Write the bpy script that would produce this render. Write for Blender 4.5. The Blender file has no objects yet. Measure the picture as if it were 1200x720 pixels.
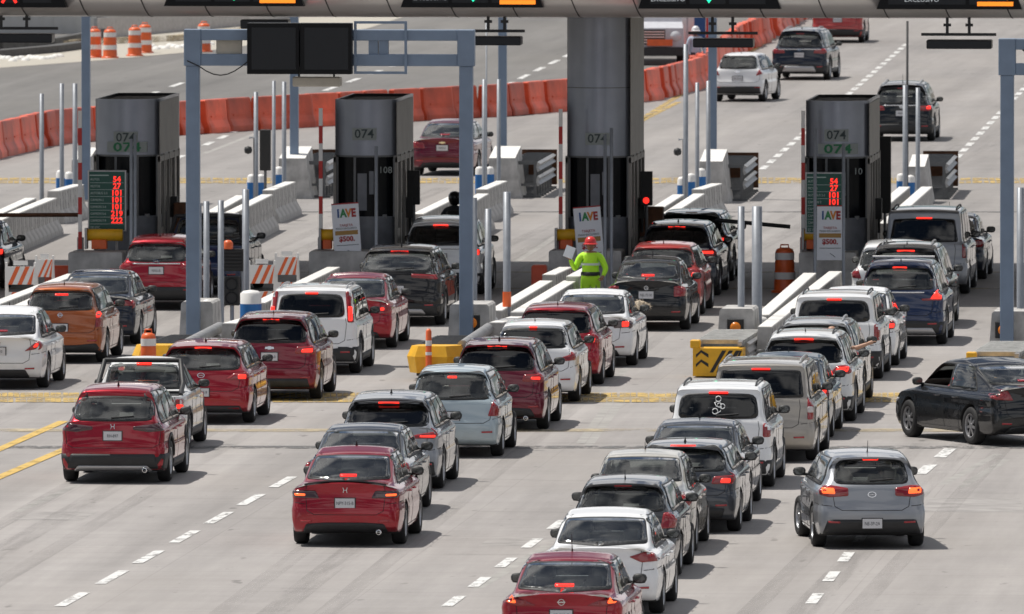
import bpy, bmesh, math, random
from math import sin, cos, pi, radians, sqrt, atan2, tan
from mathutils import Vector, Matrix
from mathutils.bvhtree import BVHTree
from mathutils.geometry import delaunay_2d_cdt

random.seed(7)
SC = bpy.context.scene
COL = SC.collection
# ------------------------------------------------------------------ camera
F = 17000.0; HC = 13.74; YH = -405.0; VPX = 1950.0
PITCH = math.atan((360 - YH) / F); YAW = math.atan((VPX - 600) / F)
cd = bpy.data.cameras.new('camera'); cam = bpy.data.objects.new('camera', cd); COL.objects.link(cam)
cd.sensor_width = 36; cd.lens = 36 * F / 1200; cd.clip_start = 5; cd.clip_end = 6000
cam.location = (0, 0, HC); cam.rotation_euler = (pi / 2 - PITCH, 0, YAW)
cd.dof.use_dof = True; cd.dof.focus_distance = 238; cd.dof.aperture_fstop = 9
SC.camera = cam
ROT = cam.rotation_euler.to_matrix()
# ------------------------------------------------------------------ light
SUN_EL = 65.0; SUN_AZ = (-0.93, 0.36)      # direction towards the sun on the ground: left and slightly beyond
w = bpy.data.worlds.new('World'); SC.world = w; w.use_nodes = True
nt = w.node_tree; nt.nodes.clear()
out = nt.nodes.new('ShaderNodeOutputWorld'); bg = nt.nodes.new('ShaderNodeBackground')
sky = nt.nodes.new('ShaderNodeTexSky'); sky.sky_type = 'NISHITA'; sky.sun_disc = False
sky.sun_elevation = radians(SUN_EL); sky.sun_rotation = atan2(SUN_AZ[0], SUN_AZ[1])
sky.altitude = 2200; sky.dust_density = 2.0
tc = nt.nodes.new('ShaderNodeTexCoord'); mp = nt.nodes.new('ShaderNodeMapping')
mp.inputs['Scale'].default_value = (1.6, 1.6, 5.0)
nz = nt.nodes.new('ShaderNodeTexNoise'); nz.inputs['Scale'].default_value = 2.2; nz.inputs['Detail'].default_value = 7
rp = nt.nodes.new('ShaderNodeValToRGB'); rp.color_ramp.elements[0].position = .48; rp.color_ramp.elements[1].position = .55
rp.color_ramp.elements[0].color = (0, 0, 0, 1); rp.color_ramp.elements[1].color = (1, 1, 1, 1)
mx = nt.nodes.new('ShaderNodeMixRGB'); mx.inputs[2].default_value = (17, 17, 17.3, 1)
nt.links.new(tc.outputs['Generated'], mp.inputs[0]); nt.links.new(mp.outputs[0], nz.inputs[0])
nt.links.new(nz.outputs[0], rp.inputs[0]); nt.links.new(rp.outputs[0], mx.inputs[0])
nt.links.new(sky.outputs[0], mx.inputs[1]); nt.links.new(mx.outputs[0], bg.inputs[0]); nt.links.new(bg.outputs[0], out.inputs[0])
bg.inputs[1].default_value = 0.050
sl = bpy.data.lights.new('sun', 'SUN'); sun = bpy.data.objects.new('sun', sl); COL.objects.link(sun)
sl.energy = 4.6; sl.angle = radians(.53); sl.color = (1, .95, .875)
sd = Vector((SUN_AZ[0] * cos(radians(SUN_EL)), SUN_AZ[1] * cos(radians(SUN_EL)), sin(radians(SUN_EL))))
sun.rotation_euler = sd.to_track_quat('Z', 'Y').to_euler()
SC.view_settings.view_transform = 'Standard'; SC.view_settings.look = 'None'
SC.view_settings.exposure = 0.0; SC.view_settings.gamma = 1; SC.view_settings.use_curve_mapping = False
SC.render.engine = 'CYCLES'
SC.cycles.max_bounces = 5; SC.cycles.transparent_max_bounces = 12

def SS(y): return (y - YH) / HC
def G(px, py, z=0.0):
    """world point at height z seen at photo pixel (px,py)"""
    d = ROT @ Vector(((px - 600) / F, -(py - 360) / F, -1))
    t = (z - HC) / d.z
    return Vector((0, 0, HC)) + d * t
def GY(px, Y):
    """ground x for photo column px at world depth Y"""
    d = ROT @ Vector(((px - 600) / F, 0, -1))
    return d.x / d.y * Y
def ZT(px, py, Y):
    d = ROT @ Vector(((px - 600) / F, -(py - 360) / F, -1))
    return HC + d.z * Y / d.y

# ------------------------------------------------------------------ materials
MC = {}
def mat(name, col, rough=.5, metal=0, coat=0, emit=None, es=0, noise=0, nscale=6, spec=.5, bump=0, dirt=0):
    key = name
    if key in MC: return MC[key]
    m = bpy.data.materials.new(name); m.use_nodes = True; n = m.node_tree; b = n.nodes['Principled BSDF']
    b.inputs['Base Color'].default_value = (*col, 1); b.inputs['Roughness'].default_value = rough
    b.inputs['Metallic'].default_value = metal; b.inputs['Coat Weight'].default_value = coat
    b.inputs['Coat Roughness'].default_value = .04; b.inputs['Specular IOR Level'].default_value = spec
    if emit: b.inputs['Emission Color'].default_value = (*emit, 1); b.inputs['Emission Strength'].default_value = es
    if noise or bump:
        t = n.nodes.new('ShaderNodeTexCoord'); q = n.nodes.new('ShaderNodeTexNoise'); q.inputs['Scale'].default_value = nscale
        q.inputs['Detail'].default_value = 6; n.links.new(t.outputs['Object'], q.inputs['Vector'])
        if noise:
            r = n.nodes.new('ShaderNodeMapRange'); r.inputs[1].default_value = .3; r.inputs[2].default_value = .7
            r.inputs[3].default_value = 1 - noise; r.inputs[4].default_value = 1 + noise * .6
            n.links.new(q.outputs[0], r.inputs[0])
            v = n.nodes.new('ShaderNodeMixRGB'); v.blend_type = 'MULTIPLY'; v.inputs[0].default_value = 1
            v.inputs[1].default_value = (*col, 1); n.links.new(r.outputs[0], v.inputs[2]); n.links.new(v.outputs[0], b.inputs['Base Color'])
        if bump:
            u = n.nodes.new('ShaderNodeBump'); u.inputs['Strength'].default_value = bump; u.inputs['Distance'].default_value = .01
            n.links.new(q.outputs[0], u.inputs['Height']); n.links.new(u.outputs[0], b.inputs['Normal'])
    MC[key] = m; return m

def paint(name, col, metal=.35, rough=.38):
    """car paint with clear coat and road dust on the lower body"""
    k = 'paint_' + name
    if k in MC: return MC[k]
    m = bpy.data.materials.new(k); m.use_nodes = True; n = m.node_tree; b = n.nodes['Principled BSDF']
    t = n.nodes.new('ShaderNodeTexCoord'); sx = n.nodes.new('ShaderNodeSeparateXYZ'); n.links.new(t.outputs['Object'], sx.inputs[0])
    q = n.nodes.new('ShaderNodeTexNoise'); q.inputs['Scale'].default_value = 5; q.inputs['Detail'].default_value = 8
    n.links.new(t.outputs['Object'], q.inputs['Vector'])
    r = n.nodes.new('ShaderNodeMapRange'); r.inputs[1].default_value = .15; r.inputs[2].default_value = .8; r.inputs[3].default_value = .16 + .1 * min(1, sum(col)); r.inputs[4].default_value = .012
    n.links.new(sx.outputs[2], r.inputs[0])
    mu = n.nodes.new('ShaderNodeMath'); mu.operation = 'MULTIPLY'; n.links.new(r.outputs[0], mu.inputs[0])
    qq = n.nodes.new('ShaderNodeMapRange'); qq.inputs[1].default_value = .3; qq.inputs[2].default_value = .75; n.links.new(q.outputs[0], qq.inputs[0])
    n.links.new(qq.outputs[0], mu.inputs[1])
    v = n.nodes.new('ShaderNodeMixRGB'); v.inputs[1].default_value = (*col, 1); v.inputs[2].default_value = (.17, .15, .125, 1)
    n.links.new(mu.outputs[0], v.inputs[0]); n.links.new(v.outputs[0], b.inputs['Base Color'])
    b.inputs['Metallic'].default_value = metal; b.inputs['Roughness'].default_value = rough
    b.inputs['Specular IOR Level'].default_value = .3 if max(col) > .05 else .12
    b.inputs['Coat Weight'].default_value = 1; b.inputs['Coat Roughness'].default_value = .03
    # the inner side of the shell is dark cabin lining
    ge = n.nodes.new('ShaderNodeNewGeometry'); df = n.nodes.new('ShaderNodeBsdfDiffuse'); df.inputs[0].default_value = (.34, .33, .31, 1); ms = n.nodes.new('ShaderNodeMixShader')
    n.links.new(ge.outputs['Backfacing'], ms.inputs[0]); n.links.new(b.outputs[0], ms.inputs[1]); n.links.new(df.outputs[0], ms.inputs[2])
    n.links.new(ms.outputs[0], n.nodes['Material Output'].inputs[0])
    MC[k] = m; return m

def glass(name, tint, ior=1.6, base=.015, opac=.05):
    """window pane: tinted transparency under a fresnel reflection, with a thin film of dust"""
    m = bpy.data.materials.new(name); m.use_nodes = True; n = m.node_tree; n.nodes.clear(); o = n.nodes.new('ShaderNodeOutputMaterial')
    tr = n.nodes.new('ShaderNodeBsdfTransparent'); tr.inputs[0].default_value = (*tint, 1)
    gl = n.nodes.new('ShaderNodeBsdfGlossy'); gl.inputs['Roughness'].default_value = .03; gl.inputs[0].default_value = (1, 1, 1, 1)
    df = n.nodes.new('ShaderNodeBsdfDiffuse'); df.inputs[0].default_value = (base * 3, base * 3.1, base * 3, 1)
    t = n.nodes.new('ShaderNodeTexCoord'); q = n.nodes.new('ShaderNodeTexNoise'); q.inputs['Scale'].default_value = 3; n.links.new(t.outputs['Object'], q.inputs['Vector'])
    r = n.nodes.new('ShaderNodeMapRange'); r.inputs[1].default_value = .35; r.inputs[2].default_value = .7; r.inputs[3].default_value = opac * .4; r.inputs[4].default_value = opac * 2; n.links.new(q.outputs[0], r.inputs[0])
    m1 = n.nodes.new('ShaderNodeMixShader'); n.links.new(r.outputs[0], m1.inputs[0]); n.links.new(tr.outputs[0], m1.inputs[1]); n.links.new(df.outputs[0], m1.inputs[2])
    fr = n.nodes.new('ShaderNodeFresnel'); fr.inputs[0].default_value = ior; m2 = n.nodes.new('ShaderNodeMixShader')
    n.links.new(fr.outputs[0], m2.inputs[0]); n.links.new(m1.outputs[0], m2.inputs[1]); n.links.new(gl.outputs[0], m2.inputs[2]); n.links.new(m2.outputs[0], o.inputs[0])
    MC[name] = m; return m

M = lambda k: MC[k]
glass('window_glass', (.90, .95, .92), ior=1.65, opac=.08, base=.10); glass('tinted_glass', (.12, .13, .14), ior=1.55, opac=.05)
mat('cabin_grey', (.16, .16, .16), .8, noise=.2); mat('seat_dark', (.14, .14, .15), .8, noise=.2); mat('seat_beige', (.42, .37, .30), .8, noise=.2); mat('dashboard_grey', (.05, .05, .052), .7)
mat('rubber', (.018, .018, .019), .8, noise=.3); mat('black_plastic', (.022, .023, .025), .55, noise=.2)
mat('underbody', (.012, .012, .013), .9); mat('alloy', (.45, .46, .48), .35, metal=.9); mat('dark_alloy', (.30, .30, .31), .35, metal=.6)
mat('chrome', (.75, .75, .76), .12, metal=1); mat('seam', (.015, .015, .016), .8)
mat('red_lens', (.26, .008, .012), .12, coat=1); mat('smoked_lens', (.05, .012, .016), .1, coat=1)
mat('clear_lens', (.55, .5, .5), .12, coat=1)
mat('brake_lit', (.5, .01, .01), .2, emit=(1, .035, .02), es=1.7); mat('indicator_lit', (.6, .1, .02), .2, emit=(1, .11, .025), es=1.9)
mat('high_lit', (.5, .01, .01), .2, emit=(1, .03, .02), es=1.1)
mat('reflector', (.35, .01, .015), .2, coat=1)
mat('plate', (.62, .62, .64), .5); mat('plate_ink', (.05, .06, .07), .6); mat('plate_frame', (.03, .03, .03), .5)
mat('silver_trim', (.42, .42, .43), .35, metal=.6); mat('headlamp', (.6, .62, .65), .1, coat=1)
mat('sticker_white', (.75, .77, .78), .5)

# ------------------------------------------------------------------ mesh helpers
def link(name, me, parent=None, loc=(0, 0, 0), rz=0):
    o = bpy.data.objects.new(name, me); COL.objects.link(o); o.location = loc
    if rz: o.rotation_euler = (0, 0, rz)
    if parent: o.parent = parent
    return o
def tag(o, label, cat, group=None, kind=None):
    o['label'] = label; o['category'] = cat
    if group: o['group'] = group
    if kind: o['kind'] = kind
    return o
def struct(o, kind='structure'): o['kind'] = kind; return o
def thing(name, label, cat, loc=(0, 0, 0), rz=0, group=None):
    o = link(name, None, None, loc, rz); o.empty_display_size = .2
    return tag(o, label, cat, group)
def mesh(name, vs, fs, mats, fm=None, smooth=False):
    me = bpy.data.meshes.new(name); me.from_pydata([tuple(v) for v in vs], [], fs)
    for m in (mats if isinstance(mats, (list, tuple)) else [mats]): me.materials.append(MC[m] if isinstance(m, str) else m)
    if fm: me.polygons.foreach_set('material_index', fm)
    if smooth: me.polygons.foreach_set('use_smooth', [True] * len(me.polygons))
    me.update(); return me
class B:
    """collects shapes of one mesh"""
    def __init__(s): s.v = []; s.f = []; s.m = []; s.sm = []
    def add(s, vs, fs, m=0, smooth=False):
        o = len(s.v); s.v += [Vector(v) for v in vs]
        for f in fs: s.f.append([i + o for i in f]); s.m.append(m); s.sm.append(smooth)
        return s
    def box(s, x0, x1, y0, y1, z0, z1, m=0, bev=0, rot=None):
        if bev:
            b = bev; vs = []; 
            for z, k in ((z0, b), (z0 + b, 0), (z1 - b, 0), (z1, b)):
                q = k
                vs += [(x0 + b, y0 + q, z), (x1 - b, y0 + q, z), (x1 - q, y0 + b, z), (x1 - q, y1 - b, z), (x1 - b, y1 - q, z), (x0 + b, y1 - q, z), (x0 + q, y1 - b, z), (x0 + q, y0 + b, z)]
            fs = [list(range(7, -1, -1)), list(range(24, 32))]
            for k in range(3):
                for i in range(8): j = (i + 1) % 8; fs.append([k * 8 + i, k * 8 + j, k * 8 + 8 + j, k * 8 + 8 + i])
        else:
            vs = [(x0, y0, z0), (x1, y0, z0), (x1, y1, z0), (x0, y1, z0), (x0, y0, z1), (x1, y0, z1), (x1, y1, z1), (x0, y1, z1)]
            fs = [[3, 2, 1, 0], [4, 5, 6, 7], [0, 1, 5, 4], [1, 2, 6, 5], [2, 3, 7, 6], [3, 0, 4, 7]]
        if rot: vs = [rot @ Vector(v) for v in vs]
        return s.add(vs, fs, m)
    def tube(s, pts, r, n=8, m=0, cap=True, smooth=True):
        pts = [Vector(p) for p in pts]; rs = r if isinstance(r, (list, tuple)) else [r] * len(pts)
        o = []; 
        for i, p in enumerate(pts):
            a = pts[max(i - 1, 0)]; b = pts[min(i + 1, len(pts) - 1)]; t = (b - a).normalized()
            up = Vector((0, 0, 1)) if abs(t.z) < .9 else Vector((0, 1, 0))
            u = t.cross(up).normalized(); v = u.cross(t)
            o += [p + (u * cos(2 * pi * k / n) + v * sin(2 * pi * k / n)) * rs[i] for k in range(n)]
        fs = []
        for i in range(len(pts) - 1):
            for k in range(n): j = (k + 1) % n; fs.append([i * n + k, i * n + n + k, i * n + n + j, i * n + j])
        s.add(o, fs, m, smooth)
        if cap:
            s.add(o[:n], [list(range(n))], m); s.add(o[-n:], [list(range(n - 1, -1, -1))], m)
        return s
    def lathe(s, prof, n=20, m=0, c=(0, 0, 0), axis='z', smooth=True, sy=1.0):
        o = []
        for (r, z) in prof:
            for k in range(n):
                a = 2 * pi * k / n
                if axis == 'z': o.append((c[0] + r * cos(a), c[1] + r * sin(a) * sy, c[2] + z))
                else: o.append((c[0] + z, c[1] + r * cos(a), c[2] + r * sin(a)))
        fs = []
        for i in range(len(prof) - 1):
            for k in range(n): j = (k + 1) % n; fs.append([i * n + k, i * n + j, i * n + n + j, i * n + n + k])
        return s.add(o, fs, m, smooth)
    def prism(s, poly, y0, y1, m=0):
        """polygon in x,z extruded along y"""
        n = len(poly); vs = [(x, y0, z) for x, z in poly] + [(x, y1, z) for x, z in poly]
        fs = [list(range(n)), list(range(2 * n - 1, n - 1, -1))] + [[i, i + n, (i + 1) % n + n, (i + 1) % n] for i in range(n)]
        return s.add(vs, fs, m)
    def build(s, name, mats, parent=None, loc=(0, 0, 0), rz=0):
        me = mesh(name, s.v, s.f, mats, s.m); me.polygons.foreach_set('use_smooth', s.sm)
        bm = bmesh.new(); bm.from_mesh(me); bmesh.ops.recalc_face_normals(bm, faces=bm.faces); bm.to_mesh(me); bm.free()
        return link(name, me, parent, loc, rz)

TXT = {}
def text_part(name, s, size, m, parent, loc, rot=(pi / 2, 0, 0), sx=1.0, ext=.002, bold=0.0, align='CENTER'):
    c = bpy.data.curves.new('t', 'FONT'); c.body = s; c.size = size; c.align_x = align; c.align_y = 'CENTER'; c.extrude = ext; c.offset = bold
    c.resolution_u = 2
    o = bpy.data.objects.new('t', c); COL.objects.link(o); bpy.context.view_layer.update()
    me = bpy.data.meshes.new_from_object(o); bpy.data.objects.remove(o); bpy.data.curves.remove(c)
    me.materials.clear(); me.materials.append(MC[m]); me.transform(Matrix.Diagonal((sx, 1, 1, 1)))
    o = link(name, me, parent, loc); o.rotation_euler = rot
    return o

def fillet(poly, r, n=3):
    out = []; N = len(poly)
    for i in range(N):
        a = Vector(poly[i - 1]); b = Vector(poly[i]); c = Vector(poly[(i + 1) % N])
        u = a - b; v = c - b; ru = min(r, u.length * .45, v.length * .45)
        p = b + u.normalized() * ru; q = b + v.normalized() * ru
        for k in range(n + 1):
            t = k / n; out.append(tuple(p * (1 - t) ** 2 + b * 2 * t * (1 - t) + q * t * t))
    return out
def inside(p, poly):
    x, y = p; c = False; n = len(poly)
    for i in range(n):
        x1, y1 = poly[i]; x2, y2 = poly[i - 1]
        if (y1 > y) != (y2 > y) and x < (x2 - x1) * (y - y1) / (y2 - y1) + x1: c = not c
    return c
def densify(poly, h):
    o = []
    for i in range(len(poly)):
        a = poly[i]; b = poly[(i + 1) % len(poly)]; L = math.hypot(b[0] - a[0], b[1] - a[1]); k = max(1, int(math.ceil(L / h)))
        for j in range(k): o.append((a[0] + (b[0] - a[0]) * j / k, a[1] + (b[1] - a[1]) * j / k))
    return o
DIRS = {'rear': lambda a, b: (Vector((a, -9, b)), Vector((0, 1, 0))), 'front': lambda a, b: (Vector((a, 9, b)), Vector((0, -1, 0))),
        'right': lambda a, b: (Vector((4, a, b)), Vector((-1, 0, 0))), 'left': lambda a, b: (Vector((-4, a, b)), Vector((1, 0, 0))),
        'top': lambda a, b: (Vector((a, b, 5)), Vector((0, 0, -1)))}
def patch(bb, bvh, poly, ax, off=.005, m=0, h=.06, minx=.3, holes=()):
    """a panel of the given outline laid onto the body surface, with its own edge thickness"""
    pl = densify(poly, h); n = len(pl)
    xs = [p[0] for p in pl]; ys = [p[1] for p in pl]; vin = [Vector(p) for p in pl]
    x = min(xs) + h * .5
    cx = (min(xs) + max(xs)) / 2; cy = (min(ys) + max(ys)) / 2
    while x < max(xs):
        y = min(ys) + h * .5
        while y < max(ys):
            if inside((x, y), pl) and inside((x + (h * .3 if x > cx else -h * .3), y + (h * .3 if y > cy else -h * .3)), pl): vin.append(Vector((x, y)))
            y += h
        x += h
    ed = [(i, (i + 1) % n) for i in range(n)]
    for hp in holes:
        hp = densify(hp, h); k0 = len(vin); vin += [Vector(p) for p in hp]; ed += [(k0 + i, k0 + (i + 1) % len(hp)) for i in range(len(hp))]
    r = delaunay_2d_cdt(vin, ed, [], 1, 1e-5)
    V, Fc = r[0], r[2]; hit = []; base = []
    if holes:
        cen = lambda f: (sum(V[i].x for i in f) / len(f), sum(V[i].y for i in f) / len(f)); Fc = [f for f in Fc if not any(inside(cen(f), hp) for hp in holes)]
    for p in V:
        o, d = DIRS[ax](p.x, p.y); q = bvh.ray_cast(o, d)
        if q[0] is None or (ax in ('left', 'right') and abs(q[0].x) < minx): hit.append(None); base.append(None); continue
        nn = q[1]
        if nn.dot(d) > 0: nn = -nn
        nn = (nn + -d * .3).normalized()
        hit.append(q[0] + nn * off); base.append(q[0] - nn * .004)
    idx = {}; vs = []
    for i, q in enumerate(hit):
        if q is not None: idx[i] = len(vs); vs.append(q)
    fs = []; ec = {}
    for f in Fc:
        if all(i in idx for i in f):
            pts = [hit[i] for i in f]
            if max((pts[0] - pts[1]).length, (pts[1] - pts[2]).length, (pts[0] - pts[2]).length) > h * 5 + .1: continue
            fs.append([idx[i] for i in f])
            for a, b in ((f[0], f[1]), (f[1], f[2]), (f[2], f[0])):
                k = (min(a, b), max(a, b)); ec[k] = ec.get(k, 0) + 1
    sk = []
    for (a, b), c in ec.items():
        if c == 1:
            o = len(vs); vs += [base[a], base[b]]; sk.append([idx[a], idx[b], o + 1, o])
    bb.add(vs, fs, m, True); 
    k = len(bb.v) - len(vs)
    for f in sk: bb.f.append([i + k for i in f]); bb.m.append(m); bb.sm.append(False)
    return bb

def cut_hole(bm, poly, ax, sgn=0):
    """cut a convex opening through the shell, seen along an axis"""
    n = len(poly); ar = sum(poly[i - 1][0] * poly[i][1] - poly[i][0] * poly[i - 1][1] for i in range(n))
    if ar < 0: poly = poly[::-1]
    pr = (lambda c: (c.x, c.z)) if ax in ('rear', 'front') else (lambda c: (c.y, c.z))
    x0 = min(p[0] for p in poly) - .12; x1 = max(p[0] for p in poly) + .12; y0 = min(p[1] for p in poly) - .12; y1 = max(p[1] for p in poly) + .12
    def ok(f):
        c = f.calc_center_median(); a, b = pr(c)
        if not (x0 < a < x1 and y0 < b < y1): return False
        if ax == 'rear': return f.normal.y < -.15 or f.normal.z > .5 and c.y < .9 and f.normal.y < .05
        if ax == 'front': return f.normal.y > .15
        return c.x * sgn > .3 and abs(f.normal.x) > .3
    fs = [f for f in bm.faces if ok(f)]
    for i in range(n):
        a, b = poly[i - 1], poly[i]; d = (b[0] - a[0], b[1] - a[1])
        if math.hypot(*d) < 1e-5: continue
        no = (d[1], 0, -d[0]) if ax in ('rear', 'front') else (0, d[1], -d[0]); co = (a[0], 0, a[1]) if ax in ('rear', 'front') else (0, a[0], a[1])
        fs = [f for f in fs if f.is_valid]; es = {e for f in fs for e in f.edges}; vs = {v for f in fs for v in f.verts}
        r = bmesh.ops.bisect_plane(bm, geom=list(vs) + list(es) + fs, dist=1e-5, plane_co=co, plane_no=no)
        fs = [g for g in r['geom'] if isinstance(g, bmesh.types.BMFace)]
    dl = [f for f in fs if f.is_valid and inside(pr(f.calc_center_median()), poly)]
    bmesh.ops.delete(bm, geom=dl, context='FACES')
# ------------------------------------------------------------------ cars
def lerp_tab(t, z):
    if z <= t[0][0]: return t[0][1]
    for (a, u), (b, v) in zip(t, t[1:]):
        if z <= b: return u + (v - u) * (z - a) / (b - a)
    return t[-1][1]
def chaikin(p, it=2):
    for _ in range(it):
        q = [p[0]]
        for a, b in zip(p, p[1:]):
            q.append(tuple(x * .75 + y * .25 for x, y in zip(a, b))); q.append(tuple(x * .25 + y * .75 for x, y in zip(a, b)))
        q.append(p[-1]); p = q
    return p

BASE = dict(L=4.4, H=1.48, W=1.76, R=.32, ro=.9, wb=2.6, belt=.95, top=.64, style='hatch', zg=1.0, zt=1.36, rake=.30, hood=.98,
            glass='window_glass', tl=[(.50, .78), (.80, .78), (.82, .96), (.60, .98)], tls=(.78, .96, .22), lens='red_lens', lit=[(.62, .82), (.74, .82), (.76, .90), (.64, .90)],
            litm='brake_lit', plate=.78, ptext='MX-421-B', bump=[(.30, .24), (.62, .24), (.68, .40), (.35, .42)], refl=(.62, .45), hmb='top', wiper=True, ant='rod', rails=False,
            clad=False, lid=.70, emb='ring', win=None, alloy='alloy', exhaust=False, strip=None, seam=True)
def spec(**k): s = dict(BASE); s.update(k); return s
def profile(S):
    L, H, zg, zt, rk, hz = S['L'], S['H'], S['zg'], S['zt'], S['rake'], S['hood']; st = S['style']
    back = [(.20, .22, .03, 0), (.06, .27, .08, .02), (.0, .40, .15, .05), (.0, .60, .16, .06), (.035, .68, .15, .05)]
    A = L * S.get('ws', .60)
    if st == 'sedan':
        d = S.get('deck', .52)
        p = back + [(.06, .78, .12, .05), (.06, zg - .06, .10, .05), (.02, zg, .10, .05), (.05, zg + .025, .08, .05), (d * .5, zg + .03, .07, .05), (d, zg + .05, .06, .05),
                    (d + .15, zg + .12, .06, .05), (d + rk, zt, .06, .04), (d + rk + .18, zt + .06, .06, .035), (d + rk + .5, H - .02, .06, .03)]
    elif st == 'pickup':
        p = back + [(.04, .75, .05, .01), (.03, zg - .02, .04, .01), (.05, zg, .04, 0), (.6, zg, .04, 0), (1.18, zg, .04, 0), (1.25, zg + .02, .04, 0), (1.33, zg + .1, .06, .02),
                    (1.48, zt, .06, .03), (1.58, zt + .06, .06, .03), (1.85, H - .01, .06, .03)]
    else:
        p = back + [(.06, .80, .12, .05), (.08, zg - .04, .10, .05), (.11, zg + .02, .09, .05), (.11 + rk, zt, .07, .04), (.11 + rk - S.get('lip', .05), zt + .035, .06, .04),
                    (.13 + rk, H - .05, .06, .03), (.11 + rk + .5, H - .012, .06, .03)]
    p += [(L * .42, H, .06, .03), (A - .3, H - .02, .06, .03), (A, H - .08, .07, .04), (A + .3, H - .26, .07, .07), (A + S.get('wl', .72), hz + .02, .08, .07), (A + S.get('wl', .72) + .12, hz, .08, .05),
          (L - .55, hz - .09, .14, .05), (L - .2, hz - .22, .2, .07), (L - .04, .62, .22, .12), (L, .48, .22, .14), (L - .04, .30, .18, .12), (L - .18, .21, .06, .08)]
    return p
def build_body(S):
    L, W, H, R, ro, wb = S['L'], S['W'], S['H'], S['R'], S['ro'], S['wb']; belt = S['belt']
    up = chaikin(profile(S), 2)
    # resample long stretches
    q = [up[0]]
    for a, b in zip(up, up[1:]):
        d = math.hypot(b[0] - a[0], b[1] - a[1]); k = max(1, int(d / .08))
        for j in range(1, k + 1): q.append(tuple(x + (y - x) * j / k for x, y in zip(a, b)))
    up = q; nu = len(up)
    Ra = R + .055; zb = .20; bot = []
    y = L - .18 - .08
    def arch(c):
        a0 = math.acos(min(1, max(-1, (zb - R) / Ra))) if False else 0
        th = math.asin((zb - R) / Ra); o = []
        for k in range(13):
            a = th + (pi - 2 * th) * k / 12; o.append((c + Ra * cos(a), R + Ra * sin(a), .015, 0))
        return o
    f = arch(ro + wb); r = arch(ro)
    def seg(a, b, n): return [(a + (b - a) * k / n, zb, .03, 0) for k in range(1, n)]
    bot = seg(L - .18, f[0][0], 3) + f + seg(f[-1][0], r[0][0], 10) + r + seg(r[-1][0], .20, 3)
    P = up + bot; N = len(P)
    lg = S.get('ledge', .84 if S['style'] == 'sedan' else .885)
    tab = [(.10, .90), (.24, .955), (.42, .99), (.58, 1.0), (.68, .978), (belt - .15, .984), (belt - .10, .99), (belt - .04, .97), (belt, .925), (belt + .03, lg), (belt + .03 + (H - belt) * .55, lg - (lg - S['top']) * .42), (H, S['top'])]
    if S['style'] == 'pickup': tab = tab[:5] + [(S['zg'] - .1, .985), (S['zg'] + .01, .97), (S['zg'] + .03, .90), (H, S['top'])]
    sq = S.get('square', 0)
    def X(y, z):
        wv = lerp_tab(tab, z) * W / 2; yf = L - y
        wv -= (.055 * (1 - sq)) * max(0, 1 - y / .9) ** 2
        if z > belt: wv -= min(1, (z - belt) / .15) * .07 * (1 - sq) * max(0, 1 - y / 1.7) ** 1.5
        wv -= .17 * max(0, 1 - yf / 1.3) ** 2
        return max(wv, .2)
    zq = .76; NC = 6; NR = 4; NS = 13
    vs = []; C = Vector((L / 2, .7))
    for i, (y, z, r_, c_) in enumerate(P):
        a = P[i - 1]; b = P[(i + 1) % N]; t = Vector((b[0] - a[0], b[1] - a[1])); n_ = Vector((-t.y, t.x))
        n_ = n_.normalized() if n_.length > 1e-6 else Vector((0, 1))
        p0 = Vector((y, z)); pe = p0 - n_ * c_; Q = Vector((min(max(pe.x, .45), L - .55), zq)); dv = Q - pe; ln = dv.length; dv = dv / max(ln, 1e-6)
        rr = min(r_, ln * .45); Xe = X(pe.x, pe.y) - rr; half = []
        for k in range(NC + 1): u = k / NC; pp = p0 - n_ * c_ * u * u; half.append((Xe * u, pp.x, pp.y))
        for k in range(1, NR + 1):
            th = k / NR * pi / 2; pp = pe + dv * rr * (1 - cos(th)); half.append((X(pp.x, pp.y) - rr * (1 - sin(th)), pp.x, pp.y))
        for k in range(1, NS + 1): pp = pe + dv * (rr + (ln - rr) * k / NS); half.append((X(pp.x, pp.y), pp.x, pp.y))
        vs += [Vector((-x, yy - ro, zz)) for x, yy, zz in reversed(half[1:])] + [Vector((x, yy - ro, zz)) for x, yy, zz in half]
    K = 2 * (NC + NR + NS) + 1; fs = []; fm = []
    for i in range(N):
        j = (i + 1) % N; dark = i >= nu - 1 or i < 2
        for k in range(K - 1):
            fs.append([i * K + k, i * K + k + 1, j * K + k + 1, j * K + k]); kk = abs(k + .5 - (K - 1) / 2)
            fm.append(1 if dark and kk < NC + NR - 1 else 0)
    return vs, fs, fm, X

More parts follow.
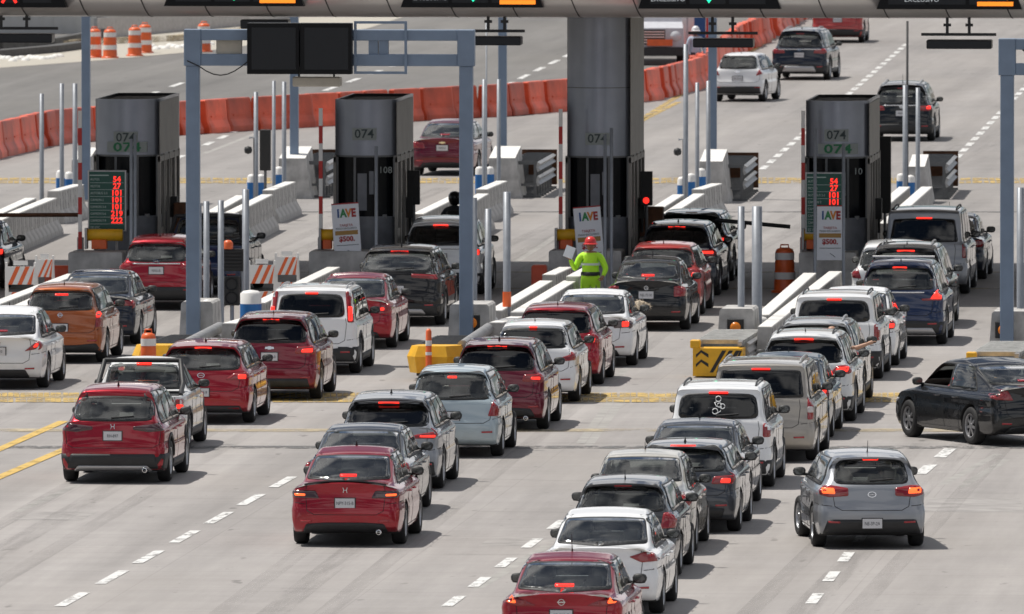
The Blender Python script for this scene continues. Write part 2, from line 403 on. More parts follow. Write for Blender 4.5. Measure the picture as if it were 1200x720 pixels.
_wm = {}
def wheel_mesh(R, style):
    k = (R, style)
    if k in _wm: return _wm[k]
    b = B(); w2 = .105
    prof = [(R * .62, w2 - .015), (R * .70, w2), (R * .9, w2 + .004), (R * .975, w2 - .02), (R, w2 - .05), (R, -w2 + .05), (R * .975, -w2 + .02), (R * .9, -w2), (R * .62, -w2 + .02), (R * .60, -w2 + .05), (R * .60, w2 - .05), (R * .62, w2 - .015)]
    b.lathe(prof, 32, 0, axis='x'); me = mesh('tyre', b.v, b.f, ['rubber'], b.m, True)
    r = B(); r.lathe([(R * .62, w2 - .012), (R * .64, w2 - .005), (R * .60, w2 - .01), (R * .57, w2 - .05)], 32, 0, axis='x')
    r.lathe([(.001, w2 - .075), (R * .6, w2 - .075)], 24, 1, axis='x')
    r.lathe([(.001, w2 - .012), (R * .14, w2 - .015), (R * .17, w2 - .04)], 16, 0, axis='x')
    for i in range(5 if style != 'dark_alloy' else 7):
        a = 2 * pi * i / (5 if style != 'dark_alloy' else 7) + pi / 2; c, s_ = cos(a), sin(a); wd = .035 if style != 'dark_alloy' else .02
        o = []
        for rad, ww, xx in ((R * .12, wd * 1.2, w2 - .02), (R * .6, wd, w2 - .028)):
            for sg in (-1, 1):
                for dx in (0, -.03): o.append((xx + dx, c * rad - s_ * ww * sg, s_ * rad + c * ww * sg))
        r.add(o, [[0, 4, 6, 2], [1, 3, 7, 5], [0, 1, 5, 4], [2, 6, 7, 3]], 0)
    rm = mesh('rim', r.v, r.f, [style, 'underbody'], r.m); _wm[k] = (me, rm); return _wm[k]

def emblem(kind, S, parent, pt, nrm):
    """small maker's badge modelled as a shape"""
    b = B(); R_ = .045
    if kind in ('ring', 'vw', 'oval'):
        sx = 1.5 if kind == 'oval' else 1
        n = 20
        for i in range(n):
            a0, a1 = 2 * pi * i / n, 2 * pi * (i + 1) / n
            vs = []
            for a in (a0, a1):
                for r in (R_, R_ - .009):
                    for y in (-.008, .004): vs.append((r * cos(a) * sx, y, r * sin(a)))
            b.add(vs, [[0, 4, 6, 2], [0, 1, 5, 4], [2, 6, 7, 3]])
    if kind == 'ring': b.box(-.055, .055, -.009, .004, -.008, .008)
    if kind == 'vw':
        for p, q in (((-.022, .036), (0, -.002)), ((.022, .036), (0, -.002)), ((-.038, .015), (-.014, -.036)), ((.038, .015), (.014, -.036)), ((-.014, -.036), (0, 0)), ((.014, -.036), (0, 0))):
            b.tube([(p[0], -.006, p[1]), (q[0], -.006, q[1])], .005, 6)
    if kind == 'h':
        for sg in (-1, 1): b.tube([(sg * .030, -.006, -.04), (sg * .022, -.006, 0), (sg * .032, -.006, .042)], .007, 6)
        b.tube([(-.022, -.006, 0), (.022, -.006, 0)], .007, 6)
    if kind == 'bowtie':
        b.prism([(-.085, -.02), (-.03, -.02), (-.03, -.03), (.03, -.03), (.03, -.02), (.085, -.02), (.075, .02), (.03, .02), (.03, .03), (-.03, .03), (-.03, .02), (-.075, .02)], -.006, .006)
    if kind == 'oval': b.tube([(-.04, -.006, 0), (.04, -.006, 0)], .006, 6)
    o = b.build('emblem', ['chrome'], parent, pt)
    o.rotation_euler = (-math.asin(max(-1, min(1, nrm.z))), 0, 0)

def make_car(S, name, label, cat, loc, rz, pm, group=None, steer=0):
    L, W, H, R, ro, wb, belt = S['L'], S['W'], S['H'], S['R'], S['ro'], S['wb'], S['belt']; st = S['style']
    root = thing(name, label, cat, loc, rz, group)
    vs, fs, fm, X = build_body(S)
    me = mesh('body', vs, fs, [pm, 'underbody'], fm, True)
    bm = bmesh.new(); bm.from_mesh(me); bmesh.ops.remove_doubles(bm, verts=bm.verts, dist=.0008); bmesh.ops.recalc_face_normals(bm, faces=bm.faces); bm.to_mesh(me)
    if sum((1 if f.normal.z > 0 else -1) * f.calc_area() for f in bm.faces if f.calc_center_median().z > H * .8 and abs(f.normal.z) > .6) < 0: bmesh.ops.reverse_faces(bm, faces=bm.faces)
    bvh = BVHTree.FromBMesh(bm)
    Y = lambda y: y - ro
    mir = lambda p: [(-x, z) for x, z in reversed(p)]
    g = S['glass']; zg, zt, rk = S['zg'], S['zt'], S['rake']
    # rear window
    if S['win']: win = S['win']
    elif st == 'sedan': win = (zg + .055, zt - .01, W * .365, W * .315)
    elif st == 'pickup': win = (zg + .07, zt, W * .38, W * .34)
    else: win = (zg + .015, zt - .005, W * .385, W * .335)
    z0, z1, w0, w1 = win
    def trap(e): cb = .012; return fillet([(-w0 - e, z0 - e), (-w0 * .5, z0 - e - cb * .7), (0, z0 - e - cb), (w0 * .5, z0 - e - cb * .7), (w0 + e, z0 - e), (w1 + e, z1 + e * .8 - cb), (w1 * .5, z1 + e * .8 + cb * .6), (0, z1 + e * .8 + cb), (-w1 * .5, z1 + e * .8 + cb * .6), (-w1 - e, z1 + e * .8 - cb)], S.get('wr', .12 if st == 'hatch' else .05))
    cut_hole(bm, trap(-.028), 'rear')
    b = B(); patch(b, bvh, trap(.018), 'rear', .004, 0, .07, holes=[trap(-.028)]); b.build('window_trim', ['black_plastic'], root)
    b = B(); patch(b, bvh, trap(0), 'rear', .007, 0, .06); rw = b.build('rear_window', [g], root)
    # windshield
    hz = S['hood']; b = B(); ws_ = lambda e: fillet([(-W * .40 + e, hz + .09 + e), (W * .40 - e, hz + .09 + e), (W * .33 - e, H - .12 - e), (-W * .33 + e, H - .12 - e)], .05); cut_hole(bm, ws_(.02), 'front'); patch(b, bvh, ws_(0), 'front', .005, 0, .1)
    b.build('windshield', ['window_glass'], root)
    # side windows
    A = L * S.get('ws', .60); d0 = S.get('dlo', (1.0, 1.35) if st == 'sedan' else (.50, .62) if st != 'pickup' else (1.42, 1.55)); zbelt = belt + .045; ztop = H - .115
    y0, y0t = d0; yft, yfb = A - .02, A + S.get('wl', .72) - .22
    def yr(z): return y0 + (y0t - y0) * (z - zbelt) / (ztop - zbelt)
    def yf(z): return yfb + (yft - yfb) * (z - zbelt) / (ztop - zbelt)
    n = 3 if (st in ('hatch', 'van') and L > 4.2) or st == 'van' else 2
    cuts = S.get('cuts', [L * .455, ] if n == 2 else [L * .27, L * .455])
    for side in ('right', 'left'):
        sg = 1 if side == 'right' else -1
        ed = [None] + cuts + [None]; hl_ = []; wins = []
        for i in range(len(ed) - 1):
            a, c = ed[i], ed[i + 1]
            pf = lambda e: fillet([(Y(a + .03) + e if a else Y(yr(zbelt)) + e, zbelt + e), (Y(c - .03) - e if c else Y(yf(zbelt)) - e * 2, zbelt + e), (Y(c - .03) - e if c else Y(yf(ztop)) - e, ztop - e), (Y(a + .03) + e if a else Y(yr(ztop)) + e, ztop - e)], .03, 2)
            wins.append(pf(0)); hl_.append(pf(.02)); cut_hole(bm, pf(.02), side, sg)
        b = B(); patch(b, bvh, fillet([(Y(y0 - .03), zbelt - .02), (Y(yfb + .05), zbelt - .02), (Y(yft + .01), ztop + .02), (Y(y0t - .02), ztop + .02)], .04), side, .004, 0, .09, holes=hl_)
        b.build('window_trim', ['black_plastic'], root)
        for i, p in enumerate(wins):
            if S.get('open_window') and side == S['open_window'] and i == len(wins) - 1: continue
            b = B(); patch(b, bvh, p, side, .008, 0, .09); b.build('side_window', [g if i < len(wins) - 1 else 'window_glass'], root)
        # door seams and handles
        b = B()
        for yc in cuts[-1:] + [A + .55, ro + R + .16]:
            if yc < ro + R: continue
            patch(b, bvh, [(Y(yc - .005), .26), (Y(yc + .005), .26), (Y(yc + .005), zbelt - .03), (Y(yc - .005), zbelt - .03)], side, .0025, 0, .08)
        patch(b, bvh, [(Y(ro + R + .2), .27), (Y(A + .55), .27), (Y(A + .55), .28), (Y(ro + R + .2), .28)], side, .0025, 0, .1)
        b.build('door_seam', ['seam'], root)
        for yc in (cuts[-1] - .62, cuts[-1] + .14):
            if yc < ro: yc = ro + .25
            if st == 'pickup' and yc < 1.5: continue
            xx = X(yc, belt - .10); b = B(); b.tube([(sg * (xx + .0), Y(yc), belt - .10), (sg * (xx + .03), Y(yc + .03), belt - .10), (sg * (xx + .03), Y(yc + .17), belt - .10), (sg * xx, Y(yc + .2), belt - .10)], .014, 6)
            b.build('door_handle', [pm], root)
        # mirror
        ym = yfb - .02; xm = X(ym, zbelt) ; b = B()
        mw = S.get('mir', .84)
        b.lathe([(.001, -.085 * mw), (.085 * mw, -.075 * mw), (.115 * mw, -.03 * mw), (.12 * mw, .02 * mw), (.10 * mw, .06 * mw), (.06 * mw, .078 * mw), (.001, .082 * mw)], 14, 0, (0, 0, 0), 'z')
        b.v = [Vector((v.x * 1.0, v.y * .55, v.z)) for v in b.v]
        b.tube([(-sg * .14, .02, -.05), (0, .01, -.04)], .025, 6)
        mo = b.build('side_mirror', [S.get('mirm', 'black_plastic')], root, (sg * (xm + .115), Y(ym), zbelt + .06))
        c = B(); c.lathe([(.001, 0), (.09 * mw, 0)], 14); c.v = [Vector((v.x, -.07 * mw, v.y * .66)) for v in c.v]; c.build('mirror_glass', ['window_glass'], mo)
        # tail light
        tl = S['tl'] if sg > 0 else mir(S['tl']); b = B(); patch(b, bvh, fillet(tl, .025, 2), 'rear', .010, 0, .045)
        if S['tls']:
            za, zb_, dp = S['tls']; patch(b, bvh, fillet([(Y(.02), za), (Y(dp * .6), za + .02), (Y(dp), (za + zb_) / 2 + .03), (Y(dp * .9), zb_), (Y(.04), zb_)], .02, 2), side, .010, 0, .045, W * .40)
        t = b.build('tail_light', [S['lens']], root)
        for q, mm in ([(S['lit'], S['litm'])] if S['lit'] else []) + S.get('lit2', []):
            q = q if sg > 0 else mir(q); b = B(); patch(b, bvh, fillet(q, .02, 2), 'rear', .016, 0, .05); b.build('lamp_lens', [mm], t)
        # headlight
        b = B(); hl = [(W * .26, hz - .38), (W * .44, hz - .34), (W * .46, hz - .24), (W * .28, hz - .28)]
        patch(b, bvh, fillet(hl if sg > 0 else mir(hl), .03, 2), 'front', .01, 0, .06); b.build('headlight', ['headlamp'], root)
        if S['refl']:
            rx, rz_ = S['refl']; b = B(); q = [(rx - .09, rz_ - .015), (rx + .09, rz_ - .012), (rx + .09, rz_ + .018), (rx - .09, rz_ + .012)]
            patch(b, bvh, q if sg > 0 else mir(q), 'rear', .014, 0, .05); b.build('reflector', ['reflector'], root)
        if S['rails']:
            pts = []
            for k in range(8):
                yy = .45 + rk + (A - .55 - rk) * k / 7; q = bvh.ray_cast(Vector((sg * W * .5 * (S['top'] - .10), Y(yy), 4)), Vector((0, 0, -1)))[0]
                if q: pts.append(q + Vector((0, 0, .04 if 0 < k < 7 else .0)))
            b = B(); b.tube(pts, .018, 6); b.build('roof_rail', [S['rails']], root)
        if S['clad']:
            for c in (ro, ro + wb):
                ra, rb = R + .05, R + .125; aa = lambda k: .14 + (pi - .28) * k / 14; po = [(Y(c + rb * cos(aa(k))), R + rb * sin(aa(k))) for k in range(15)] + [(Y(c + (ra + .012) * cos(aa(14 - k))), R + (ra + .012) * sin(aa(14 - k))) for k in range(15)]
                b = B(); patch(b, bvh, po, side, .012, 0, .08); b.build('arch_cladding', ['black_plastic'], root)
            b = B(); patch(b, bvh, [(Y(ro + R + .1), .215), (Y(ro + wb - R - .1), .215), (Y(ro + wb - R - .1), .36), (Y(ro + R + .1), .36)], side, .012, 0, .12); b.build('sill_cladding', ['black_plastic'], root)
        # wheels
        tm, rm = wheel_mesh(R, S['alloy'])
        for yc in (0, wb):
            wo = link('wheel', tm, root, (sg * (W / 2 - .118), yc, R), 0 if sg > 0 else pi)
            if yc and steer: wo.rotation_euler.z += steer
            link('rim', rm, wo)
    # cabin
    sm_ = S.get('seat', 'seat_dark'); yrs = {'sedan': 1.45, 'pickup': 1.75}.get(st, 1.15 if L < 4.6 else 1.4); yfs = L * .50 if st != 'pickup' else L * .55; hw_ = W * .36; zh = min(H - .26, belt + .32)
    def seat(name, x0, x1, yy, heads, zb_):
        b = B(); o_ = Vector((0, Y(yy), 0)); b.box(x0, x1, Y(yy), Y(yy) + .12, .42, zb_, 0, .03); b.box(x0, x1, Y(yy) + .1, Y(yy) + .55, .38, .52, 0, .03)
        for hx in heads: b.box(hx - .12, hx + .12, Y(yy) - .01, Y(yy) + .09, zb_ + .03, zb_ + .19, 0, .03); b.box(hx - .02, hx + .02, Y(yy) + .03, Y(yy) + .05, zb_ - .02, zb_ + .05)
        b.build(name, [sm_], root)
    seat('rear_seat', -hw_, hw_, yrs, (-.36, .36), zh - .23); seat('front_seat', -.62, -.12, yfs, (-.37,), zh - .17); seat('front_seat', .12, .62, yfs, (.37,), zh - .17)
    b = B(); b.box(-hw_, hw_, Y(A + .25), Y(A + .55), .55, hz - .03, 0, .05); b.build('dashboard', ['dashboard_grey'], root)
    if st != 'pickup': b = B(); b.box(-hw_, hw_, Y(.38 if st == 'sedan' else .2), Y(yrs - .02), belt - .06, belt - .03, 0, .01); b.build('parcel_shelf', ['cabin_grey'], root)
    # front grille
    b = B(); patch(b, bvh, fillet([(-W * .25, .42), (W * .25, .42), (W * .24, hz - .30), (-W * .24, hz - .30)], .05), 'front', .012, 0, .08); b.build('grille', ['black_plastic'], root)
    # rear bumper lower trim
    if S['bump']:
        q = S['bump']; full = fillet([(q[1][0], q[1][1]), (q[2][0], q[2][1]), (q[3][0], q[3][1]), (-q[3][0], q[3][1]), (-q[2][0], q[2][1]), (-q[1][0], q[1][1])], .03)
        b = B(); patch(b, bvh, full, 'rear', .012, 0, .07)
        if S['clad']:
            for sd_ in ('right', 'left'): patch(b, bvh, [(Y(.03), .24), (Y(ro - R - .08), .24), (Y(ro - R - .1), q[2][1]), (Y(.03), q[2][1])], sd_, .012, 0, .07)
        b.build('bumper_trim', ['black_plastic'], root)
    if S['strip']:
        a, c, e = S['strip']; b = B(); patch(b, bvh, fillet([(-e, a), (e, a), (e - .08, c), (-e + .08, c)], .03), 'rear', .02, 0, .07); b.build('skid_plate', ['silver_trim'], root)
    # tailgate seams
    if S['seam']:
        b = B(); lw = S['lid']; sl_ = S.get('lidz', .60)
        zup = zg - .02 if st != 'sedan' else zg - .03
        def ln(x0, z0_, x1, z1_):
            d = Vector((x1 - x0, z1_ - z0_)); nn = Vector((-d.y, d.x)).normalized() * .0045
            patch(b, bvh, [(x0 + nn.x, z0_ + nn.y), (x0 - nn.x, z0_ - nn.y), (x1 - nn.x, z1_ - nn.y), (x1 + nn.x, z1_ + nn.y)], 'rear', .0025, 0, .06)
        pp = [(lw - .02, zup), (lw, zup - .12), (lw - .03, sl_ + .06), (lw - .14, sl_)]
        for p, q in zip(pp, pp[1:]): ln(*p, *q); ln(-p[0], p[1], -q[0], q[1])
        ln(-lw + .14, sl_, lw - .14, sl_)
        zs = S.get('bseam', .665)
        for sg in (-1, 1):
            ln(sg * (lw + .01), zs, sg * (W * .47), zs + .02); patch(b, bvh, [(Y(.05), zs + .018), (Y(ro - R - .02), zs + .03), (Y(ro - R - .02), zs + .040), (Y(.05), zs + .028)], 'right' if sg > 0 else 'left', .0025, 0, .08, W * .4)
        b.build('tailgate_seam', ['seam'], root)
    # high brake lamp
    if S['hmb']:
        zz = z1 + .028 if S['hmb'] == 'top' else (z1 - .05 if S['hmb'] == 'in' else z0 + .035); hw = S.get('hw', .13)
        b = B(); patch(b, bvh, fillet([(-hw, zz - .015), (hw, zz - .015), (hw, zz + .018), (-hw, zz + .018)], .01, 2), 'rear', .014, 0, .05)
        b.build('high_brake_lamp', [S.get('hmbm', 'reflector')], root)
    if S['wiper'] and st != 'sedan':
        q = bvh.ray_cast(Vector((0, -9, z0 + .03)), Vector((0, 1, 0)))
        if q[0]:
            q2 = bvh.ray_cast(Vector((.34, -9, z0 + .06)), Vector((0, 1, 0)))[0]
            if q2: b = B(); b.tube([q[0] + Vector((-.03, -.03, 0)), q2 + Vector((0, -.03, 0))], [.018, .008], 6); b.build('wiper', ['black_plastic'], root)
    if S.get('spoiler'):
        b = B(); yl = .11 + rk - S.get('lip', .05); k = 12; pts = []
        for i in range(k + 1):
            x = (-1 + 2 * i / k) * w1 * 1.12; q = bvh.ray_cast(Vector((x, Y(yl + .22), 4)), Vector((0, 0, -1)))[0]
            if q: pts.append(q)
        o = []
        for p in pts:
            dz = 0; o += [p + Vector((0, .0, .004)), p + Vector((0, -.20 - .05 * (1 - (p.x / w1) ** 2), -.025)), p + Vector((0, -.20 - .05 * (1 - (p.x / w1) ** 2), -.05)), p + Vector((0, -.02, -.05))]
        f_ = []
        for i in range(len(pts) - 1):
            for a, c in ((0, 1), (1, 2), (2, 3)): f_.append([i * 4 + a, i * 4 + c, i * 4 + 4 + c, i * 4 + 4 + a])
        b.add(o, f_, 0, False); b.build('spoiler', [pm if S['spoiler'] == 1 else S['spoiler']], root)
    if st == 'sedan' and S.get('lipsp'):
        b = B(); pts = []
        for i in range(13):
            x = (-1 + i / 6) * W * .36; q = bvh.ray_cast(Vector((x, Y(.12), 4)), Vector((0, 0, -1)))[0]
            if q: pts.append(q)
        o = []
        for p in pts: o += [p + Vector((0, .03, .0)), p + Vector((0, -.07, .03)), p + Vector((0, -.075, .012)), p + Vector((0, .0, -.004))]
        f_ = [[i * 4 + a, i * 4 + c, i * 4 + 4 + c, i * 4 + 4 + a] for i in range(len(pts) - 1) for a, c in ((0, 1), (1, 2), (2, 3))]
        b.add(o, f_); b.build('spoiler', ['black_plastic'], root)
    # antenna
    ya = S.get('anty', .55 + rk if st != 'sedan' else 1.25 + rk)
    q = bvh.ray_cast(Vector((0, Y(ya), 4)), Vector((0, 0, -1)))[0]
    if q and S['ant']:
        b = B()
        if S['ant'] == 'fin': b.add([q + Vector(v) for v in ((-.025, -.02, -.01), (.025, -.02, -.01), (0, .12, -.01), (0, -.03, .075), (0, .0, .075))], [[0, 1, 3], [1, 2, 4, 3], [2, 0, 3, 4], [0, 2, 1]])
        else: b.tube([q, q + Vector((0, -.05, .05)), q + Vector((0, -.12 * S.get('al', 1.), .22 * S.get('al', 1.)))], [.014, .006, .004], 5)
        b.build('antenna', ['black_plastic'], root)
    # plate
    if S['plate']:
        zp = S['plate']; q = bvh.ray_cast(Vector((0, -9, zp)), Vector((0, 1, 0)))[0]
        if q:
            pb = B(); pb.box(-.165, .165, -.010, .02, -.085, .085, 1); pb.box(-.15, .15, -.016, -.0101, -.073, .073, 0)
            po = pb.build('license_plate', ['plate', 'plate_frame'], root, q + Vector((0, -.012, 0)))
            text_part('plate_text', S['ptext'], .075, 'plate_ink', po, (0, -.018, -.004), sx=.78, ext=.001)
    if S['emb']:
        ze = S.get('embz', zg - .10); q = bvh.ray_cast(Vector((0, -9, ze)), Vector((0, 1, 0)))
        if q[0]: nn = q[1] if q[1].y < 0 else -q[1]; emblem(S['emb'], S, root, q[0] + nn * .012, nn)
    if S.get('garnish'):
        zz, hw = S['garnish']; b = B(); patch(b, bvh, [(-hw, zz - .012), (hw, zz - .012), (hw, zz + .012), (-hw, zz + .012)], 'rear', .016, 0, .06); b.build('chrome_strip', ['chrome'], root)
    if S['exhaust']:
        b = B(); b.lathe([(.030, -.06), (.042, -.06), (.042, .12), (.001, .12)], 14); ex = B()
        ex.add([(v.x + W * .30, v.z - .0 + Y(.02), v.y + .235) for v in b.v], b.f, 0, True); ex.build('exhaust_pipe', ['chrome'], root)
    b = B(); b.tube([(-W * .34, 0, .27), (W * .34, 0, .27)], .05, 8); b.lathe([(.001, -.28), (.10, -.26), (.10, .26), (.001, .28)], 12, 0, (.28, -.42, .30), 'x'); b.build('rear_axle', ['underbody'], root)
    bm.to_mesh(me); bm.free(); me.polygons.foreach_set('use_smooth', [True] * len(me.polygons)); me.update(); nl = []
    for v in me.vertices:
        c = v.co; yy = c.y + ro; e = .025
        if abs(abs(c.x) - X(yy, c.z)) < .0012 and .25 < c.z < H - .12 and .16 < yy < L - .25:
            dy = (X(yy + e, c.z) - X(yy - e, c.z)) / (2 * e); dz = (X(yy, c.z + e) - X(yy, c.z - e)) / (2 * e); q = Vector((1, -dy, -dz)).normalized()
            if c.x < 0: q.x = -q.x
            nl.append(q)
        else: nl.append(v.normal.copy())
    me.normals_split_custom_set_from_vertices(nl); link('body', me, root)
    if st == 'pickup':
        b = B(); b.box(-W * .43, W * .43, Y(.10), Y(1.2), zg - .01, zg + .018, 0, .006); b.build('bed_cover', ['black_plastic'], root)
        b = B(); pts = lambda sg: [(sg * W * .44, Y(.25), zg), (sg * W * .425, Y(.95), zg + .16), (sg * W * .38, Y(1.30), zt + .10)]
        for sg in (-1, 1): b.tube(pts(sg), .045, 8)
        b.tube([(-W * .38, Y(1.30), zt + .10), (W * .38, Y(1.30), zt + .10)], .04, 8); b.tube([(-W * .43, Y(.30), zg + .05), (W * .43, Y(.30), zg + .05)], .025, 8)
        b.build('roll_bar', ['black_plastic'], root)
    return root, bvh
# ------------------------------------------------------------------ ground
def ground_mat(name, base, tint, lane=True):
    m = bpy.data.materials.new(name); m.use_nodes = True; n = m.node_tree; b = n.nodes['Principled BSDF']; b.inputs['Roughness'].default_value = .75
    b.inputs['Specular IOR Level'].default_value = .35
    geo = n.nodes.new('ShaderNodeNewGeometry')
    def noise(scale, vec, det=6, rough=.6):
        mp_ = n.nodes.new('ShaderNodeMapping'); mp_.inputs['Scale'].default_value = vec; n.links.new(geo.outputs['Position'], mp_.inputs[0])
        q = n.nodes.new('ShaderNodeTexNoise'); q.inputs['Scale'].default_value = scale; q.inputs['Detail'].default_value = det; q.inputs['Roughness'].default_value = rough
        n.links.new(mp_.outputs[0], q.inputs['Vector']); return q.outputs[0]
    def rng(sock, a, b_, c, d):
        r = n.nodes.new('ShaderNodeMapRange'); r.inputs[1].default_value = a; r.inputs[2].default_value = b_; r.inputs[3].default_value = c; r.inputs[4].default_value = d
        n.links.new(sock, r.inputs[0]); return r.outputs[0]
    def mul(a, b_):
        r = n.nodes.new('ShaderNodeMath'); r.operation = 'MULTIPLY'; n.links.new(a, r.inputs[0]); n.links.new(b_, r.inputs[1]); return r.outputs[0]
    f = rng(noise(.25, (1, .12, 1)), .3, .7, .80, 1.10)                    # broad stains along the travel direction
    f = mul(f, rng(noise(1.6, (1, .06, 1), 8, .7), .3, .7, .86, 1.08)); f = mul(f, rng(noise(.8, (1, .012, 1), 3, .5), .35, .7, 1.05, .84))
    f = mul(f, rng(noise(.8, (.30, 1.1, 1), 9, .8), .3, .7, .88, 1.07))      # transverse brooming
    f = mul(f, rng(noise(14, (1, 1, 1), 4, .8), .25, .75, .93, 1.05))
    f = mul(f, rng(noise(2.2, (1, .25, 1), 3, .5), .68, .74, 1, .6)); f = mul(f, rng(noise(5, (1, .35, 1), 2, .5), .74, .78, 1, .55))      # scattered dark spots
    # concrete colour darkens gradually with distance
    sy = n.nodes.new('ShaderNodeSeparateXYZ'); n.links.new(geo.outputs['Position'], sy.inputs[0]); f = mul(f, rng(sy.outputs[1], 290, 400, 1, .86))
    # slab joints
    sep = n.nodes.new('ShaderNodeSeparateXYZ'); n.links.new(geo.outputs['Position'], sep.inputs[0])
    def joint(axis, period, wd, dark, offs=0):
        a = n.nodes.new('ShaderNodeMath'); a.operation = 'ADD'; a.inputs[1].default_value = offs + 10000 * period; n.links.new(sep.outputs[axis], a.inputs[0])
        p = n.nodes.new('ShaderNodeMath'); p.operation = 'MODULO'; p.inputs[1].default_value = period; n.links.new(a.outputs[0], p.inputs[0])
        c = n.nodes.new('ShaderNodeMath'); c.operation = 'LESS_THAN'; c.inputs[1].default_value = wd; n.links.new(p.outputs[0], c.inputs[0])
        return rng(c.outputs[0], 0, 1, 1, dark)
    f = mul(f, joint(1, 4.5, .07, .88)); 
    if lane: f = mul(f, joint(0, 3.55, .02, .86, 1.2))
    v = n.nodes.new('ShaderNodeMixRGB'); v.blend_type = 'MULTIPLY'; v.inputs[0].default_value = 1; v.inputs[1].default_value = (*base, 1); n.links.new(f, v.inputs[2])
    t = n.nodes.new('ShaderNodeMixRGB'); t.inputs[2].default_value = (*tint, 1); n.links.new(v.outputs[0], t.inputs[1])
    n.links.new(rng(noise(.12, (1, .3, 1), 4), .45, .7, 0, .45), t.inputs[0]); n.links.new(t.outputs[0], b.inputs['Base Color'])
    bu = n.nodes.new('ShaderNodeBump'); bu.inputs['Strength'].default_value = .25; bu.inputs['Distance'].default_value = .01; n.links.new(noise(30, (1, 1, 1), 3), bu.inputs['Height']); n.links.new(bu.outputs[0], b.inputs['Normal'])
    MC[name] = m; return m
ground_mat('concrete_road', (.336, .318, .308), (.315, .290, .268)); ground_mat('opposite_road', (.205, .198, .19), (.185, .175, .16), False)
ground_mat('outer_ground', (.20, .18, .15), (.14, .13, .10), False)
def worn(name, col, a, b_, under=None, scale=5, vec=(1, .35, 1), top=1.0):
    """road paint worn through to the concrete in patches"""
    m = bpy.data.materials.new(name); m.use_nodes = True; n = m.node_tree; p = n.nodes['Principled BSDF']; p.inputs['Roughness'].default_value = .7
    ge = n.nodes.new('ShaderNodeNewGeometry'); mp_ = n.nodes.new('ShaderNodeMapping'); mp_.inputs['Scale'].default_value = vec; n.links.new(ge.outputs['Position'], mp_.inputs[0])
    q = n.nodes.new('ShaderNodeTexNoise'); q.inputs['Scale'].default_value = scale; q.inputs['Detail'].default_value = 8; q.inputs['Roughness'].default_value = .7; n.links.new(mp_.outputs[0], q.inputs['Vector'])
    r = n.nodes.new('ShaderNodeMapRange'); r.inputs[1].default_value = a; r.inputs[2].default_value = b_; n.links.new(q.outputs[0], r.inputs[0])
    r.inputs[3].default_value = top; r.inputs[4].default_value = 0; p.inputs['Base Color'].default_value = (*col, 1); n.links.new(r.outputs[0], p.inputs['Alpha']); MC[name] = m
worn('road_white', (.62, .62, .61), .50, .68); worn('road_yellow', (.52, .36, .11), .40, .62, scale=2.5); worn('faded_yellow', (.43, .36, .24), .36, .62, scale=1.2); worn('line_yellow', (.56, .38, .10), .5, .75, scale=3)
worn('joint_dark', (.13, .13, .13), .40, .60, scale=4); mat('skid', (.315, .305, .29), .8, noise=.2, nscale=1.5)
def sheet(name, pts, m, z):
    me = mesh(name, [(p[0], p[1], z) for p in pts], [list(range(len(pts)))], m); o = link(name, me); return struct(o)
sheet('ground', [(-3000, -50), (3000, -50), (3000, 5500), (-3000, 5500)], 'outer_ground', -.02)
R1 = [G(-700, 1100), G(1700, 1100), G(1900, 60), G(1800, -60), G(1000, -60), G(905, 42), G(865, 62), G(835, 90), G(813, 104), G(757, 118), G(613, 135), G(500, 141), G(350, 149), G(213, 158), G(67, 168), G(-20, 186), G(-300, 240)]
sheet('road', R1, 'concrete_road', 0)
R2 = [G(-300, 241), G(-20, 187), G(67, 169), G(213, 159), G(350, 150), G(500, 142), G(613, 136), G(757, 119), G(813, 105), G(835, 91), G(865, 63), G(905, 43), G(985, -55), G(400, -60), G(250, 20), G(0, 62), G(-300, 90)]
sheet('opposite_road', R2, 'opposite_road', .0)
def strips(name, quads, m, z=.0085):
    b = B()
    for q in quads: b.add([(p.x, p.y, z) for p in q], [list(range(len(q)))])
    o = b.build(name, [m]); return struct(o)
def dashline(name, p0, p1, period, on, wd, m='road_white', jit=0):
    d = (p1 - p0); L = d.length; d = d / L; n = Vector((d.y, -d.x, 0)) * wd / 2; qs = []; t = 0
    while t < L:
        a = p0 + d * (t + random.uniform(-jit, jit)); b = a + d * on; qs.append((a - n, a + n, b + n, b - n)); t += period
    return strips(name, qs, m)
def hstrip(name, x0, y0, x1, y1, m, z=.0085):
    a, b, c, d = G(x0, y1), G(x1, y1), G(x1, y0), G(x0, y0); return strips(name, [(a, b, c, d)], m, z)
dashline('lane_line', G(22, 738), G(352, 554), 5.0, 3.1, .17, jit=.08)
dashline('lane_line', G(490, 736), G(690, 588), 4.6, 2.3, .17, jit=.3)
dashline('lane_line', G(930, 735), G(1060, 562), 4.9, 2.3, .17, jit=.3)
dashline('lane_line', G(1078, 556), G(1150, 496), 5.0, 2.8, .22)
dashline('lane_line', G(1100, 207), G(1232, 71), 4.7, 2.8, .19)
dashline('lane_line', G(893, 199), G(1062, 52), 4.7, 2.8, .19)
dashline('lane_line', G(205, 187), G(300, 143), 5.5, 3.0, .2)
dashline('lane_line', G(170, 113), G(215, 97), 9.6, 4.5, .2)
dashline('lane_line', G(352, 117), G(465, 76), 9, 4.5, .2)
dashline('lane_line', G(590, 102), G(672, 62), 8.5, 4.8, .2)
